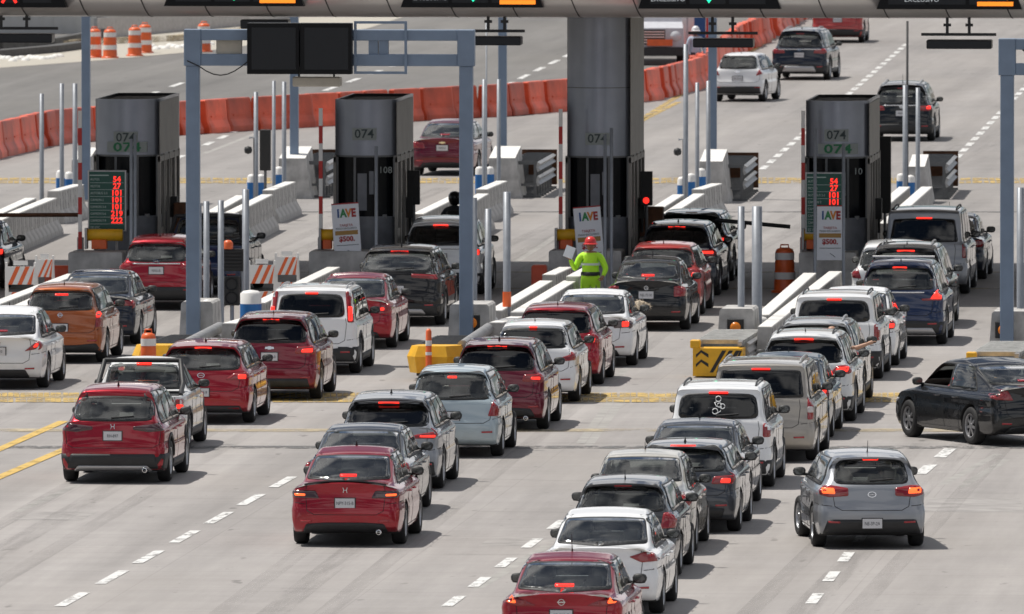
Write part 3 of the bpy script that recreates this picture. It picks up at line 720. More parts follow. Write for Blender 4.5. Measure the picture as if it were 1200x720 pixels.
# yellow rumble bands across the lanes, faded lines, joints
def rumble(name, y0, y1, segs, m):
    qs = []
    for x0, x1 in segs:
        n = max(2, int((x1 - x0) / 7))
        for r in range(2):
            for i in range(n):
                a = x0 + (x1 - x0) * i / n; c = a + (x1 - x0) / n * .84; ya = y0 + (y1 - y0) * r / 2; yb = ya + (y1 - y0) * .42
                dx = random.uniform(-1, 1); qs.append((G(a + dx, yb), G(c + dx, yb), G(c + dx, ya), G(a + dx, ya)))
    return strips(name, qs, m, .012)
rumble('rumble_marking', 461, 473, [(-200, 1300)], 'road_yellow')
hstrip('faded_line', -200, 462, 1300, 472, 'faded_yellow', .0092)
hstrip('faded_line', -200, 503, 1300, 506.5, 'faded_yellow', .0092)
rumble('rumble_marking', 209, 216, [(-200, 1300)], 'road_yellow')
hstrip('expansion_joint', -200, 523, 1300, 526, 'joint_dark', .008)
hstrip('expansion_joint', -200, 248, 1300, 249.3, 'joint_dark', .008)
hstrip('expansion_joint', -200, 319, 1300, 320, 'faded_yellow', .008)
hstrip('expansion_joint', -200, 338, 1300, 339, 'faded_yellow', .008)
def line(name, x0, y0, x1, y1, wd, m, z=.010):
    a, b = G(x0, y0), G(x1, y1); d = (b - a).normalized(); n = Vector((d.y, -d.x, 0)) * wd / 2; return strips(name, [(a - n, a + n, b + n, b - n)], m, z)
line('yellow_line', -60, 553, 75, 494, .20, 'line_yellow'); line('yellow_line', -60, 585, 90, 521, .20, 'line_yellow')
line('yellow_line', 740, 147, 905, 45, .2, 'road_yellow')
line('yellow_line', 750, 143, 795, 120, .2, 'road_yellow')
for a in ((1104, 568, 1170, 532), (1126, 571, 1180, 538), (680, 520, 716, 470), (690, 522, 728, 470), (20, 600, 110, 560), (560, 690, 640, 640), (690, 470, 760, 410), (240, 180, 420, 110), (700, 330, 790, 280), (600, 310, 660, 272)):
    line('skid_mark', *a, .16, 'skid', .0012)

# darker wheel paths of the queueing lanes, repairs and cracks
worn('tyre_wear', (.17, .16, .155), .36, .66, scale=1.6, vec=(1.6, .05, 1), top=.15); worn('oil_streak', (.12, .115, .11), .36, .62, scale=2.2, vec=(2.4, .10, 1), top=.16)
for zi, (x0, y0, x1, y1) in enumerate(((-20, 480, 250, 344), (-160, 740, 519, 346), (280, 750, 812, 329), (560, 820, 1085, 344), (860, 800, 1130, 520), (519, 344, 800, 205), (812, 329, 1130, 170), (243, 344, 520, 220))):
    a, b_ = G(x0, y0), G(x1, y1); n_ = Vector(((b_ - a).y, -(b_ - a).x, 0)).normalized()
    strips('tyre_track', [(a + n_ * (o - .16), a + n_ * (o + .16), b_ + n_ * (o + .16), b_ + n_ * (o - .16)) for o in (-.75, .75)], 'tyre_wear', .0030 + .0005 * zi)
    strips('oil_track', [(a - n_ * .22, a + n_ * .22, b_ + n_ * .22, b_ - n_ * .22)], 'oil_streak', .00325 + .0005 * zi)
mat('crack_dark', (.12, .115, .11), .9); rs = random.Random(11); qs = []
for cx, cy in ((60, 640), (180, 585), (330, 690), (520, 650), (560, 600), (470, 560), (640, 520), (700, 455), (1020, 470), (220, 545), (900, 150), (1120, 60), (1010, 200), (560, 180)):
    p_ = G(cx, cy); an = rs.uniform(-.2, .2)
    for _ in range(rs.randint(6, 14)):
        an += rs.uniform(-.13, .13); q_ = p_ + Vector((cos(an), sin(an) * 1.0, 0)) * rs.uniform(.15, .4); n_ = Vector((-(q_ - p_).y, (q_ - p_).x, 0)).normalized() * rs.uniform(.005, .011); qs.append((p_ - n_, q_ - n_, q_ + n_, p_ + n_)); p_ = q_
strips('road_crack', qs, 'crack_dark', .0075)
mat('patch_grey', (.30, .285, .275), .8, noise=.25, nscale=2); strips('repair_patch', [tuple(G(*q_) for q_ in ((560, 640), (690, 640), (705, 629), (578, 629))), tuple(G(*q_) for q_ in ((1080, 600), (1200, 600), (1195, 584), (1090, 584))), tuple(G(*q_) for q_ in ((10, 610), (95, 610), (115, 600), (35, 600)))], 'patch_grey', .0018)
# ------------------------------------------------------------------ materials of the plaza
mat('concrete', (.45, .44, .425), .8, noise=.38, nscale=3, bump=.4); mat('white_top', (.74, .73, .70), .6, noise=.12, nscale=3)
mat('gantry_blue', (.17, .23, .32), .45, noise=.10, nscale=3); mat('pole_grey', (.27, .29, .32), .45, metal=.3, noise=.12)
mat('booth_grey', (.27, .29, .34), .32, metal=.65, noise=.12, nscale=1.5); mat('booth_dark', (.004, .005, .007), .25, spec=.15); mat('booth_side', (.25, .235, .215), .5, noise=.15, nscale=2)
mat('booth_frame', (.12, .125, .13), .4, metal=.4); mat('booth_panel', (.15, .16, .18), .4, noise=.15)
mat('canopy_panel', (.60, .58, .56), .28, metal=.45, noise=.12, nscale=.6); mat('canopy_seam', (.05, .05, .05), .7)
mat('sign_black', (.003, .0035, .005), .35, spec=.2); mat('screen_dark', (.012, .014, .018), .3, spec=.3)
mat('led_green', (.0, .4, .2), .5, emit=(.02, 1, .45), es=1.6); mat('led_red', (.5, 0, 0), .5, emit=(1, .03, .02), es=1.6); mat('led_orange', (.5, .2, 0), .5, emit=(1, .22, .02), es=1.3); mat('led_white', (.3, .3, .3), .5, emit=(.8, .85, .9), es=.35)
mat('orange_plastic', (.82, .115, .045), .45, noise=.35, nscale=1.5); mat('orange_bright', (.75, .13, .03), .4, noise=.15); mat('band_white', (.75, .74, .72), .5)
mat('blue_band', (.015, .14, .40), .45); mat('yellow_steel', (.78, .42, .015), .45, noise=.12); mat('black_paint', (.02, .02, .02), .6)
mat('green_board', (.005, .075, .055), .4); mat('board_text', (.45, .55, .52), .5); mat('green_ink', (.01, .16, .06), .5); mat('dark_ink', (.03, .05, .055), .5)
mat('label_pale', (.27, .30, .29), .5); mat('galv', (.38, .38, .38), .45, metal=.6, noise=.2); mat('rust', (.16, .07, .035), .8, noise=.4)
mat('sign_white', (.72, .74, .78), .5); mat('ink_red', (.35, .02, .02), .5); mat('ink_gold', (.35, .20, .05), .5); mat('ink_blue', (.02, .08, .25), .5); mat('ink_green', (.03, .22, .07), .5); mat('ink_orange', (.65, .22, .02), .5)
mat('red_band', (.50, .03, .025), .5); mat('amber', (.60, .17, .01), .3, emit=(1, .30, .02), es=.08); mat('beige_panel', (.42, .39, .33), .6, noise=.1)
mat('lattice_grey', (.48, .48, .46), .7, noise=.3, nscale=5); mat('wall_white', (.50, .50, .49), .7, noise=.15, nscale=.4); mat('asphalt', (.09, .09, .09), .9, noise=.3)

Yb = G(700, 343).y       # depth of the booths' fronts
# ------------------------------------------------------------------ toll booths
def booth(px0, px1, label, tall=None, num2=None, num3=None):
    x0, x1 = GY(px0, Yb), GY(px1, Yb); cx = (x0 + x1) / 2; w_ = x1 - x0; Lb = 4.6
    t = thing('toll_booth', label, 'toll booth', (cx, Yb, 0), 0, 'toll booths in the islands')
    Ht = 4.14
    def plan(bulge=.40, ins=0):
        h = w_ / 2 - ins; p = []
        for k in range(13): a = -1 + 2 * k / 12; p.append((a * h, ins - bulge * (1 - a * a) + bulge))
        for k in range(9): a = 1 - 2 * k / 8; p.append((a * h, Lb - ins + .1 * (1 - a * a)))
        return p
    def ring(b, z0, z1, m=0, ins=0, cap=False):
        p = plan(ins=ins); n = len(p); b.add([(x, y, z0) for x, y in p] + [(x, y, z1) for x, y in p], [[i, (i + 1) % n, (i + 1) % n + n, i + n] for i in range(n)], m, True)
        if cap: b.add([(x, y, z1) for x, y in p], [list(range(n))], m)
    b = B(); ring(b, 2.92, Ht if not tall else tall, 0, 0); 
    # parapet inner side and roof deck
    if not tall: ring(b, Ht - .06, Ht - .001, 1, .05); p = plan(ins=.05); b.add([(x, y, Ht - .06) for x, y in p], [list(range(len(p)))], 1); 
    if not tall:
        p, q = plan(), plan(ins=.05); n = len(p); b.add([(x, y, Ht) for x, y in p] + [(x, y, Ht) for x, y in q], [[i, (i + 1) % n, (i + 1) % n + n, i + n] for i in range(n)], 0)
    ring(b, 2.915, 2.92, 1, .0, True)
    b.build('upper_cladding', ['booth_grey', 'black_paint'], t)
    s = B()
    for z in ([] if not tall else [4.4]): ring(s, z, z + .018, 0, -.004)
    ring(s, 2.90, 2.94, 0, -.006)
    s.build('cladding_seam', ['booth_frame'], t)
    b = B(); ring(b, 1.62, 2.915, 0, .05); b.build('glazing', ['booth_dark'], t)
    b = B(); ring(b, .1, 1.62, 0, .03, True); b.build('lower_panel', ['booth_panel'], t)
    b = B()
    for xx in (-w_ / 2 + .02, -w_ * .18, w_ * .16, w_ / 2 - .07): b.box(xx, xx + .05, .36 * (xx / w_ * 2) ** 2 + .03, .45, 1.6, 2.93)
    b.box(-w_ / 2 + .20, w_ / 2 - .20, .20, .3, 1.58, 1.66)
    b.build('window_frame', ['booth_frame'], t)
    # things seen inside the glass: papers, monitors
    b = B(); b.box(-.15, .05, .035, .042, 1.75, 2.55, 0); b.box(.1, .2, .045, .055, 2.1, 2.6, 0); b.build('window_poster', ['booth_panel'], t)
    # side walls with posts, sliding window and door
    b = B(); sx = w_ / 2
    for sg in (-1, 1):
        for yy in (.25, 1.15, 2.2, 3.3, 4.25): b.box(sg * sx - .03, sg * sx + .03, yy, yy + .16, .15, 2.93, 0)
        b.box(sg * sx - .02, sg * sx + .025, .25, 4.4, 2.78, 2.9, 0)
        b.box(sg * sx - .03, sg * sx + .015, .4, 1.1, .2, 1.35, 0); b.box(sg * sx - .03, sg * sx + .015, 3.4, 4.2, .2, 1.35, 0)
    b.build('side_post', ['booth_side'], t)
    b = B(); b.box(sx + .005, sx + .02, .3, 4.3, 2.95, Ht - .06 if not tall else tall, 0); b.build('side_cladding', ['booth_side'], t)
    b = B(); b.box(sx, sx + .16, 2.5, 2.75, 1.5, 1.95, 0); b.tube([(sx + .1, 2.6, 1.5), (sx + .1, 2.6, 1.2)], .03, 6); b.build('card_reader', ['black_paint'], t)
    # numbers
    if True:
        zc = 3.31 if not num3 else 3.40
        b = B(); b.box(-.26, .26, -.012, .08, zc - .13, zc + .13); b.build('number_plate', ['label_pale'], t)
        text_part('number', '074', .27, 'dark_ink', t, (0, -.018, zc), sx=1.05, bold=.003)
    if num2:
        b = B(); b.box(-.40, .46, -.008, .16, 3.0, 3.22); b.build('number_plate', ['label_pale'], t)
        text_part('number', '074', .27, 'green_ink', t, (.03, -.016, 3.10), sx=1.5, bold=.006)
    if num3: text_part('number', num3, .2, 'label_pale', t, (w_ * .34, .06, 2.62), sx=1)
    # pedestal
    b = B(); b.box(-w_ / 2 - .06, w_ / 2 + .06, .0, Lb + .2, 0, .16, 0, .02); b.build('kerb_base', ['concrete'], t)
    return t
booth(110, 185, 'leftmost grey toll booth with a tall green tariff board before its left side', num2=1)
booth(391, 463, 'grey toll booth with number 108 on its window and a leaning white notice in front', num3='108')
booth(663, 737, 'grey booth rising as a round column to the canopy, behind the man in yellow', tall=7.6)
booth(943, 1017, 'grey toll booth beside the orange barrel, with tariff board and white notice on its front', num2=1, num3='10')

# base block in front of each booth
def block(px0, px1, ytop, yg, label, dep=1.2, h=None, name='concrete_block', group='concrete blocks before the booths', yflare=.05):
    Y = G((px0 + px1) / 2, yg).y; x0, x1 = GY(px0, Y), GY(px1, Y); hh = h or ZT((px0 + px1) / 2, ytop, Y)
    b = B(); w2 = (x1 - x0) / 2; fl = yflare
    n = [(-w2 - fl, 0), (w2 + fl, 0), (w2, .3), (w2, hh - .03), (w2 - .03, hh), (-w2 + .03, hh), (-w2, hh - .03), (-w2, .3)]
    b.prism(n, 0, dep); o = b.build(name, ['concrete'], None, ((x0 + x1) / 2, Y, 0)); return tag(o, label, 'concrete block', group), Y, hh
block(80, 143, 296, 346, 'low grey concrete block under the left green tariff board')
block(362, 440, 295, 346, 'low grey concrete block at the foot of booth 108')
block(643, 728, 294, 346, 'low grey concrete block behind the man in yellow')
block(936, 1003, 296, 346, 'low grey concrete block between orange barrel and white car')

# ------------------------------------------------------------------ canopy
Yc = G(600, 355).y; Zc = ZT(600, 22, Yc); Xc0, Xc1 = GY(-420, Yc), GY(1620, Yc)
can = thing('canopy', 'wide grey canopy over the toll booths with curved panelled edge and lane displays', 'canopy', ((Xc0 + Xc1) / 2, Yc, 0))
hw = (Xc1 - Xc0) / 2; D = 22.0
prof = [(.35, Zc + 1.6), (.02, Zc + 1.1), (-.12, Zc + .75), (-.08, Zc + .42), (.10, Zc + .18), (.45, Zc + .04), (1.0, Zc), (D - 1, Zc), (D - .4, Zc + .1), (D, Zc + .6), (D - .2, Zc + 1.6)]
b = B(); n = len(prof); b.add([(-hw, y, z) for y, z in prof] + [(hw, y, z) for y, z in prof], [[i, (i + 1) % n, (i + 1) % n + n, i + n] for i in range(n)] + [list(range(n)), list(range(2 * n - 1, n - 1, -1))], 0, False)
for i, f in enumerate(b.f[:n]): b.sm[i] = i < 6
b.build('fascia', ['canopy_panel'], can)
b = B(); x = -hw
while x < hw:
    for (y0, z0), (y1, z1) in zip(prof[:7], prof[1:8]):
        d = Vector((0, y1 - y0, z1 - z0)).normalized(); nn = Vector((0, d.z, -d.y)) * -.004
        nn = Vector((0, -d.z, d.y)) * .004 if (Vector((0, -d.z, d.y)).y < 0 or Vector((0, -d.z, d.y)).z < 0) else Vector((0, d.z, -d.y)) * .004
        sh = lambda z: (Zc + 1.0 - z) * .35
        b.add([(x + sh(z0), y0 + nn.y, z0 + nn.z), (x + .03 + sh(z0), y0 + nn.y, z0 + nn.z), (x + .03 + sh(z1), y1 + nn.y, z1 + nn.z), (x + sh(z1), y1 + nn.y, z1 + nn.z)], [[0, 1, 2, 3]])
    x += 1.31
b.build('panel_seam', ['canopy_seam'], can)
def lane_display(px0, px1, ybot, label, bits):
    Yd = Yc - .18; x0, x1 = GY(px0, Yd), GY(px1, Yd); z0 = ZT(600, ybot, Yd); cx = (x0 + x1) / 2; w2 = (x1 - x0) / 2
    t = thing('lane_display', label, 'lane sign', (cx, Yd, 0), 0, 'lane displays on the canopy edge')
    b = B(); b.prism([(-w2, z0), (w2, z0), (w2 - .35, z0 + 1.0), (-w2 + .35, z0 + 1.0)] if True else [], -.1, .35); b.build('housing', ['sign_black'], t)
    b = B(); 
    for i in range(3): a = -w2 + .25 + i * (2 * w2 - .5) / 3; b.box(a, a + (2 * w2 - .5) / 3 - .08, -.106, -.09, z0 + .1, z0 + .9)
    b.build('display_panel', ['screen_dark'], t)
    for kind, px in bits:
        xx = GY(px, Yd) - cx
        if kind == 'arrow':
            b = B(); b.prism([(xx - .05, z0 + .9), (xx - .05, z0 + .32), (xx - .14, z0 + .32), (xx, z0 + .12), (xx + .14, z0 + .32), (xx + .05, z0 + .32), (xx + .05, z0 + .9)], -.125, -.108); b.build('arrow', ['led_green'], t)
        elif kind == 'cross':
            b = B()
            for sg in (-1, 1): b.tube([(xx - .15 * sg, -.115, z0 + .1), (xx + .15 * sg, -.115, z0 + .6)], .03, 4)
            b.build('cross', ['led_red'], t)
        elif kind == 'orange':
            b = B(); b.box(xx - .38, xx + .38, -.122, -.108, z0 + .07, z0 + .16); b.build('lit_frame', ['led_orange'], t)
            text_part('display_text', 'TELEPEAJE', .17, 'led_orange', t, (xx, -.122, z0 + .29))
        elif kind == 'text': text_part('display_text', 'EXCLUSIVO', .14, 'led_white', t, (xx, -.122, z0 + .20))
for a in ((-60, 79, 10, 'black lane display with a red cross at the left end of the canopy', [('cross', 12)]),
          (193, 357, 8, 'black lane display with green arrow, over the twin dark screens', [('arrow', 275), ('orange', 326), ('text', 225)]),
          (470, 637, 9, 'black lane display between the twin screens and the tall column', [('arrow', 555), ('orange', 607), ('text', 505)]),
          (748, 915, 10, 'black lane display just right of the tall column', [('arrow', 831), ('text', 783)]),
          (1027, 1197, 10, 'black lane display at the right end of the canopy', [('orange', 1166), ('text', 1080)])): lane_display(*a)
# hanging reader antennas
def antenna_bar(px0, px1, ytop, ybar, label):
    Ya = Yc + .6; x0, x1 = GY(px0, Ya), GY(px1, Ya); cx = (x0 + x1) / 2; w2 = (x1 - x0) / 2; zt = Zc + .03; zb = ZT(600, ybar, Ya)
    t = thing('tag_reader', label, 'reader', (cx, Ya, 0), 0, 'tag readers hanging under the canopy')
    b = B()
    for sx in (-.35, .3): b.box(sx * w2 - .03, sx * w2 + .03, -.03, .03, zb + .18, zt, 0); b.box(sx * w2 - .08, sx * w2 + .08, -.04, .04, zb + .36, zb + .42)
    b.build('hanger', ['black_plastic'], t)
    b = B(); b.box(-w2 * 1.12, w2 * 1.1, -.04, .04, zb + .16, zb + .22); b.build('cross_bar', ['black_plastic'], t)
    b = B(); b.box(-w2 * .95, w2 * .98, -.30, .30, zb - .11, zb + .08, 0, .02); b.build('reader_box', ['screen_dark'], t)
antenna_bar(-28, 64, 22, 45, 'black tag reader bar hanging under the canopy, leftmost'); antenna_bar(553, 612, 22, 47, 'black tag reader bar hanging just left of the tall column')
antenna_bar(811, 884, 22, 49, 'black tag reader bar hanging above the small white hatchback'); antenna_bar(1084, 1163, 22, 50, 'black tag reader bar hanging at the right, beside the gantry')
antenna_bar(282, 340, 22, 28, 'black tag reader bar hanging behind the twin dark screens')

# ------------------------------------------------------------------ gantries
Yg = G(600, 427).y
def gantry(pxl, pxr, ytop, name_label, screens=False, single=False):
    x0, x1 = GY(pxl, Yg), GY(pxr, Yg); cx = (x0 + x1) / 2; w2 = (x1 - x0) / 2; z = lambda y: ZT(600, y, Yg); r = .135
    t = thing('sign_gantry', name_label, 'gantry', (cx, Yg, 0), 0, 'blue grey sign gantries')
    zt, zm, zm2, zb = z(ytop), z(ytop + 13), z(ytop + 29), z(ytop + 43)
    for sg in (-1, 1):
        b = B(); b.box(sg * w2 - r * .95, sg * w2 + r * .95, -r, r, .0, zb - .002, 0, .01); b.build('post', ['gantry_blue'], t)
        b = B(); b.box(sg * w2 - r - .03, sg * w2 + r + .03, -r - .02, r + .02, zb, zt, 0, .012); b.build('end_box', ['gantry_blue'], t)
    for k, (a, c) in enumerate(((zm, zt - .003), (zb + .003, zm2))):
        b = B(); b.box(-w2 + r + .03, w2 - r - .03, -r, r, a, c, 0, .01); b.build('beam', ['gantry_blue'], t)
    b = B()
    for px in ((420 + 18, 440 + 10) if screens else ()): 
        xx = GY(px, Yg) - cx; b.box(xx - .09, xx + .09, -.1, .1, zm2, zm)
    for f_ in (-.62, 0.0, .62) if not screens else (-.2,): b.box(f_ * w2 - .1, f_ * w2 + .1, -.1, .1, zm2, zm)
    b.build('beam_web', ['gantry_blue'], t)
    if not screens:
        b = B(); b.tube([(-w2 + .3, -.15, zm), (-w2 + .7, -.17, zm - .25), (-w2 + 1.2, -.16, zm2), (-w2 + 1.6, -.17, zb - .1)], .015, 5); b.build('cable', ['black_paint'], t)
    if screens:
        b = B(); pts = [(-w2 - .1, -.16, zb + .1)] + [(-w2 + 1.1 * k / 8, -.17, zb + .1 - .28 * sin(pi * k / 8)) for k in range(1, 9)]; b.tube(pts, .012, 5); b.build('cable', ['black_paint'], t)
    return t, cx, z
gL, gcx, gz = gantry(226.5, 546.5, 35, 'blue grey sign gantry carrying twin dark screens over the second island', True)
gantry(1180, 1500, 44, 'blue grey sign gantry whose left post stands behind the black sedan')
def dark_screen(px0, px1, y0, y1, label):
    x0, x1 = GY(px0, Yg), GY(px1, Yg); t = thing('display_screen', label, 'screen', ((x0 + x1) / 2, Yg - .16, gz(y1)), 0, 'twin dark screens on the gantry'); h = gz(y0) - gz(y1); w2 = (x1 - x0) / 2 - .004
    b = B(); b.box(-w2, w2, -.28, -.0, 0, h, 0, .01); b.build('housing', ['sign_black'], t)
    b = B(); b.box(-w2 + .09, w2 - .07, -.285, -.27, .09, h - .09); b.build('screen_face', ['screen_dark'], t)
dark_screen(292, 353.5, 27, 87, 'switched off dark screen, left one of the pair on the gantry'); dark_screen(353.8, 415, 27, 87, 'switched off dark screen, right one of the pair on the gantry')
x0, x1 = GY(416, Yg), GY(478, Yg); b = B(); h = gz(25) - gz(87)
for q in ((0, x1 - x0, 0, .05), (0, x1 - x0, h - .05, h)): b.box(q[0], q[1], -.05, 0, q[2], q[3])
b.box(0, .05, -.05, 0, .05, h - .05); b.box(x1 - x0 - .05, x1 - x0, -.05, 0, .05, h - .05)
tag(b.build('empty_sign_frame', ['gantry_blue'], None, (x0, Yg - .142, gz(87))), 'thin empty blue grey frame right of the twin dark screens', 'frame')
x0, x1 = GY(344, Yg), GY(400, Yg); b = B(); b.box(0, x1 - x0, -.2, .25, 0, .19, 0, .02); t = thing('small_panel', 'small beige box hanging under the twin dark screens', 'panel', (x0, Yg, gz(102))); o = b.build('panel_box', ['beige_panel'], t)
b = B(); [b.tube([(xx, -.1, .19), (xx, -.1, .30)], .02, 6) for xx in (.12, .8)]; b.build('hanger', ['black_plastic'], t)
x0, x1 = GY(254, Yg), GY(284, Yg); b = B(); b.box(0, x1 - x0, -.06, .06, 0, gz(47) - gz(65), 0, .01); b.box(.05, .1, -.07, .0, -.04, 0, 0)
tag(b.build('control_box', ['beige_panel'], None, (x0, Yg, gz(65) + .01)), 'small beige box fixed between the gantry beams, left of the screens', 'box')

# blocks that carry the gantry posts and lane lamps
def nose_block(px0, px1, ytop, lampx, label, yg=424):
    Y = Yg - .25 + 0.45; x0, x1 = GY(px0, Y), GY(px1, Y); h = ZT(600, ytop, Y); w2 = (x1 - x0) / 2
    t = thing('nose_block', label, 'concrete block', ((x0 + x1) / 2, Y, 0), 0, 'tall concrete blocks at the island noses')
    b = B(); b.prism([(-w2 - .05, 0), (w2 + .05, 0), (w2 + .04, .3), (w2 + .01, .6), (w2 - .02, h - .04), (w2 - .06, h), (-w2 + .06, h), (-w2 + .02, h - .04), (-w2 - .01, .6), (-w2 - .04, .3)], 0, 1.6); b.build('block', ['concrete'], t)
    if lampx:
        xx = GY(lampx, Y) - (x0 + x1) / 2; b = B(); b.box(xx - .16, xx + .16, -.05, .02, h - .52, h - .20, 0, .01); l = b.build('lamp_housing', ['black_paint'], t)
        b = B(); b.lathe([(.001, -.05), (.06, -.045), (.10, -.02), (.105, 0)], 16); b.v = [Vector((v.x, v.z, v.y)) for v in b.v]; b.build('lamp_lens', ['amber'], l, (xx, -.052, h - .36))
nose_block(211, 250, 355, None, 'concrete block behind the left gantry post'); nose_block(526, 574, 357, 553, 'concrete block behind the middle gantry post')
nose_block(842, 884, 361, 862, 'concrete block with an amber lamp behind the striped yellow crash cushion'); nose_block(1161, 1215, 363, 1176, 'concrete block behind the right gantry post')

# ------------------------------------------------------------------ crash cushions
def cushion(pxn, yn, pxe, nose, label, wd=.95, h=.66, length=5.2):
    p = G(pxn, yn); Y = p.y; pe_x = GY(pxe, Y + length); ang = atan2(-(pe_x - p.x), length)
    t = thing('crash_cushion', label, 'crash cushion', (p.x, Y, 0), ang, 'crash cushions at the island noses'); w2 = wd / 2
    b = B()
    if nose == 'poly':
        pl = [(-w2 * 1.15, .35), (-w2 * .75, 0), (w2 * .55, 0), (w2 * 1.15, .45), (w2 * 1.15, .9), (-w2 * .9, .9)]
        for (z0, z1, s0, s1) in ((.15, .46, .9, 1.0), (.46, h, 1.0, .84)):
            a = [(x * s0, .45 + (y - .45) * s0, z0) for x, y in pl]; c = [(x * s1, .45 + (y - .45) * s1, z1) for x, y in pl]; n = len(pl)
            b.add(a + c, [[i, (i + 1) % n, (i + 1) % n + n, i + n] for i in range(n)] + [list(range(n, 2 * n)), list(range(n - 1, -1, -1))])
        b.build('nose_cover', ['yellow_steel'], t)
        b = B(); b.box(-.06, .06, .02, .14, 0, .2); b.build('foot', ['black_paint'], t)
    else:
        b.add([(-w2, 0, .03), (w2, .0, .03), (w2, .7, .03), (-w2, .7, .03), (-w2, 0, h - .1), (w2, 0, h - .1), (w2, .7, h - .1), (-w2, .7, h - .1)], [[3, 2, 1, 0], [4, 5, 6, 7], [0, 1, 5, 4], [1, 2, 6, 5], [2, 3, 7, 6], [3, 0, 4, 7]])
        nc = b.build('nose_cover', ['yellow_steel'], t); b = B()
        for i in range(4):
            xs = -w2 + .40 + i * .13; b.add([(xs - .08, -.006, .1), (xs - .01, -.006, .1), (min(xs + .24, w2 - .01), -.006, h - .14), (min(xs + .16, w2 - .05), -.006, h - .14)], [[0, 1, 2, 3]])
        for i in range(2):
            zz = .20 + i * .18; b.add([(-w2 + .06, -.006, zz), (-w2 + .16, -.006, zz + .1), (-w2 + .30, -.006, zz), (-w2 + .30, -.006, zz + .07), (-w2 + .16, -.006, zz + .15), (-w2 + .06, -.006, zz + .06)], [[0, 1, 4, 5], [1, 2, 3, 4]])
        b.build('chevron', ['black_paint'], nc)
        b = B(); b.box(-w2 - .05, -w2 + .14, -.02, .2, h - .1, h + .06, 0, .02); b.build('corner_cap', ['yellow_steel'], t)
    # bays: rails on both sides, diaphragms and slatted top
    b = B()
    for sg in (-1, 1):
        for z in (.28, .52):
            b.prism([(sg * (w2 + .02), z - .12), (sg * (w2 + .07), z - .08), (sg * (w2 + .02), z), (sg * (w2 + .07), z + .08), (sg * (w2 + .02), z + .12), (sg * (w2 - .02), z)], .8, length - .2)
    b.build('side_rail', ['galv'], t)
    b = B()
    if nose == 'poly': 
        b.tube([(w2 + .0, .7, h - .02), (w2 + .02, length - .3, h + .12)], .11, 10); b.build('top_rail', ['galv'], t)
    else:
        for sg in (-1, 1): b.box(sg * (w2 - .08) - .04, sg * (w2 - .08) + .04, .3, length - .4, h - .06, h + .02)
        b.build('top_rail', ['silver_trim'], t)
    b = B(); k = int(length / .34)
    for i in range(2, k):
        y = i * .34; zz_ = h - .02 if nose == 'poly' else h + .035; b.box(-w2 + .02, w2 - .02, y, y + (.17 if nose == 'poly' else .15), zz_ - .08, zz_, 0)
        if i % 3 == 0: b.box(-w2 + .03, w2 - .03, y, y + .06, .05, h - .11)
    b.build('diaphragm', ['black_plastic' if nose == 'poly' else 'lattice_grey'], t)
    return t
cushion(183, 446, 232, 'poly', 'yellow nosed crash cushion behind the white pickup and red hatchback', .9)
cushion(508, 447, 545, 'poly', 'yellow nosed crash cushion with an orange marker, behind the pale blue hatchback')
cushion(841, 443, 866, 'box', 'yellow crash cushion with black chevrons before the amber lamp block')
cushion(1165, 458, 1190, 'box', 'slatted crash cushion mostly hidden behind the black sedan')
p = G(503, 447); b = B(); b.lathe([(.06, 0), (.055, .95), (.03, 1.0), (.001, 1.0)], 12, 0); b.lathe([(.062, .68), (.061, .78)], 12, 1); b.lathe([(.062, .5), (.061, .56)], 12, 1)
tag(b.build('marker_post', ['orange_bright', 'band_white'], None, (p.x, p.y - .12, 0)), 'slim orange marker post before the yellow crash cushion nose', 'marker post')

def cone_drum(name, px, yg, r, h, label, cat='traffic drum', group=None, tall=True):
    p = G(px, yg); t = thing(name, label, cat, (p.x, p.y, 0), 0, group); b = B()
    prof = [(r * 1.25, 0), (r * 1.25, .05), (r * 1.02, .06)]; z = .06; k = 4
    for i in range(k): z1 = .06 + (h - .16) * (i + 1) / k; rr = r * (1.0 - .04 * i); prof += [(rr, z + .01), (rr, z1 - .03), (rr * .95, z1)]; z = z1
    prof += [(r * .75, h - .06), (r * .4, h - .03), (.001, h - .03)]
    b.lathe(prof, 20); b.build('drum_body', ['orange_bright'], t)
    for i in (1, 3) if k > 2 else (0,): 
        z0 = .06 + (h - .16) * i / k + .02; b = B(); b.lathe([(r * (1.012 - .04 * i) + .004, z0), (r * (1.008 - .04 * i) + .004, z0 + (h - .16) / k - .06)], 20); b.build('reflective_band', ['band_white'], t)
    b = B(); b.tube([(-r * .4, 0, h - .05), (-r * .35, 0, h + .03), (r * .35, 0, h + .03), (r * .4, 0, h - .05)], .02, 6); b.build('handle', ['orange_bright'], t)
    return t
cone_drum('traffic_drum', 919.5, 343, .23, 1.0, 'orange drum with two white bands beside the right booth island')
cone_drum('traffic_drum', 174, 447, .16, .95, 'small orange drum with a white band on the left crash cushion nose')
for px, yg, lb in ((111, 68, 'orange drum beside the blue grey post, leftmost on the far verge'), (129, 68.5, 'second orange drum from the left on the far verge'), (158, 66, 'third orange drum from the left on the far verge'), (170, 62.5, 'orange drum partly behind another on the far verge'), (239, 61, 'lone orange drum seen through the gantry end, far verge')):
    cone_drum('traffic_drum', px, yg, .24, 1.02, lb, group='orange drums on the far verge')
p = G(76, 345); b = B(); b.box(-.42, .42, -.2, .2, 0, .62, 0, .06); tag(b.build('plastic_barrier', ['orange_plastic'], None, (p.x, p.y, 0)), 'short dark orange plastic barrier behind the striped barricades', 'plastic barrier')
p = G(632, 350); b = B(); b.box(-.16, .16, -.2, .2, 0, .72, 0, .04); tag(b.build('plastic_barrier', ['orange_plastic'], None, (p.x, p.y, 0)), 'small rust red plastic post box left of the man in yellow', 'plastic barrier')

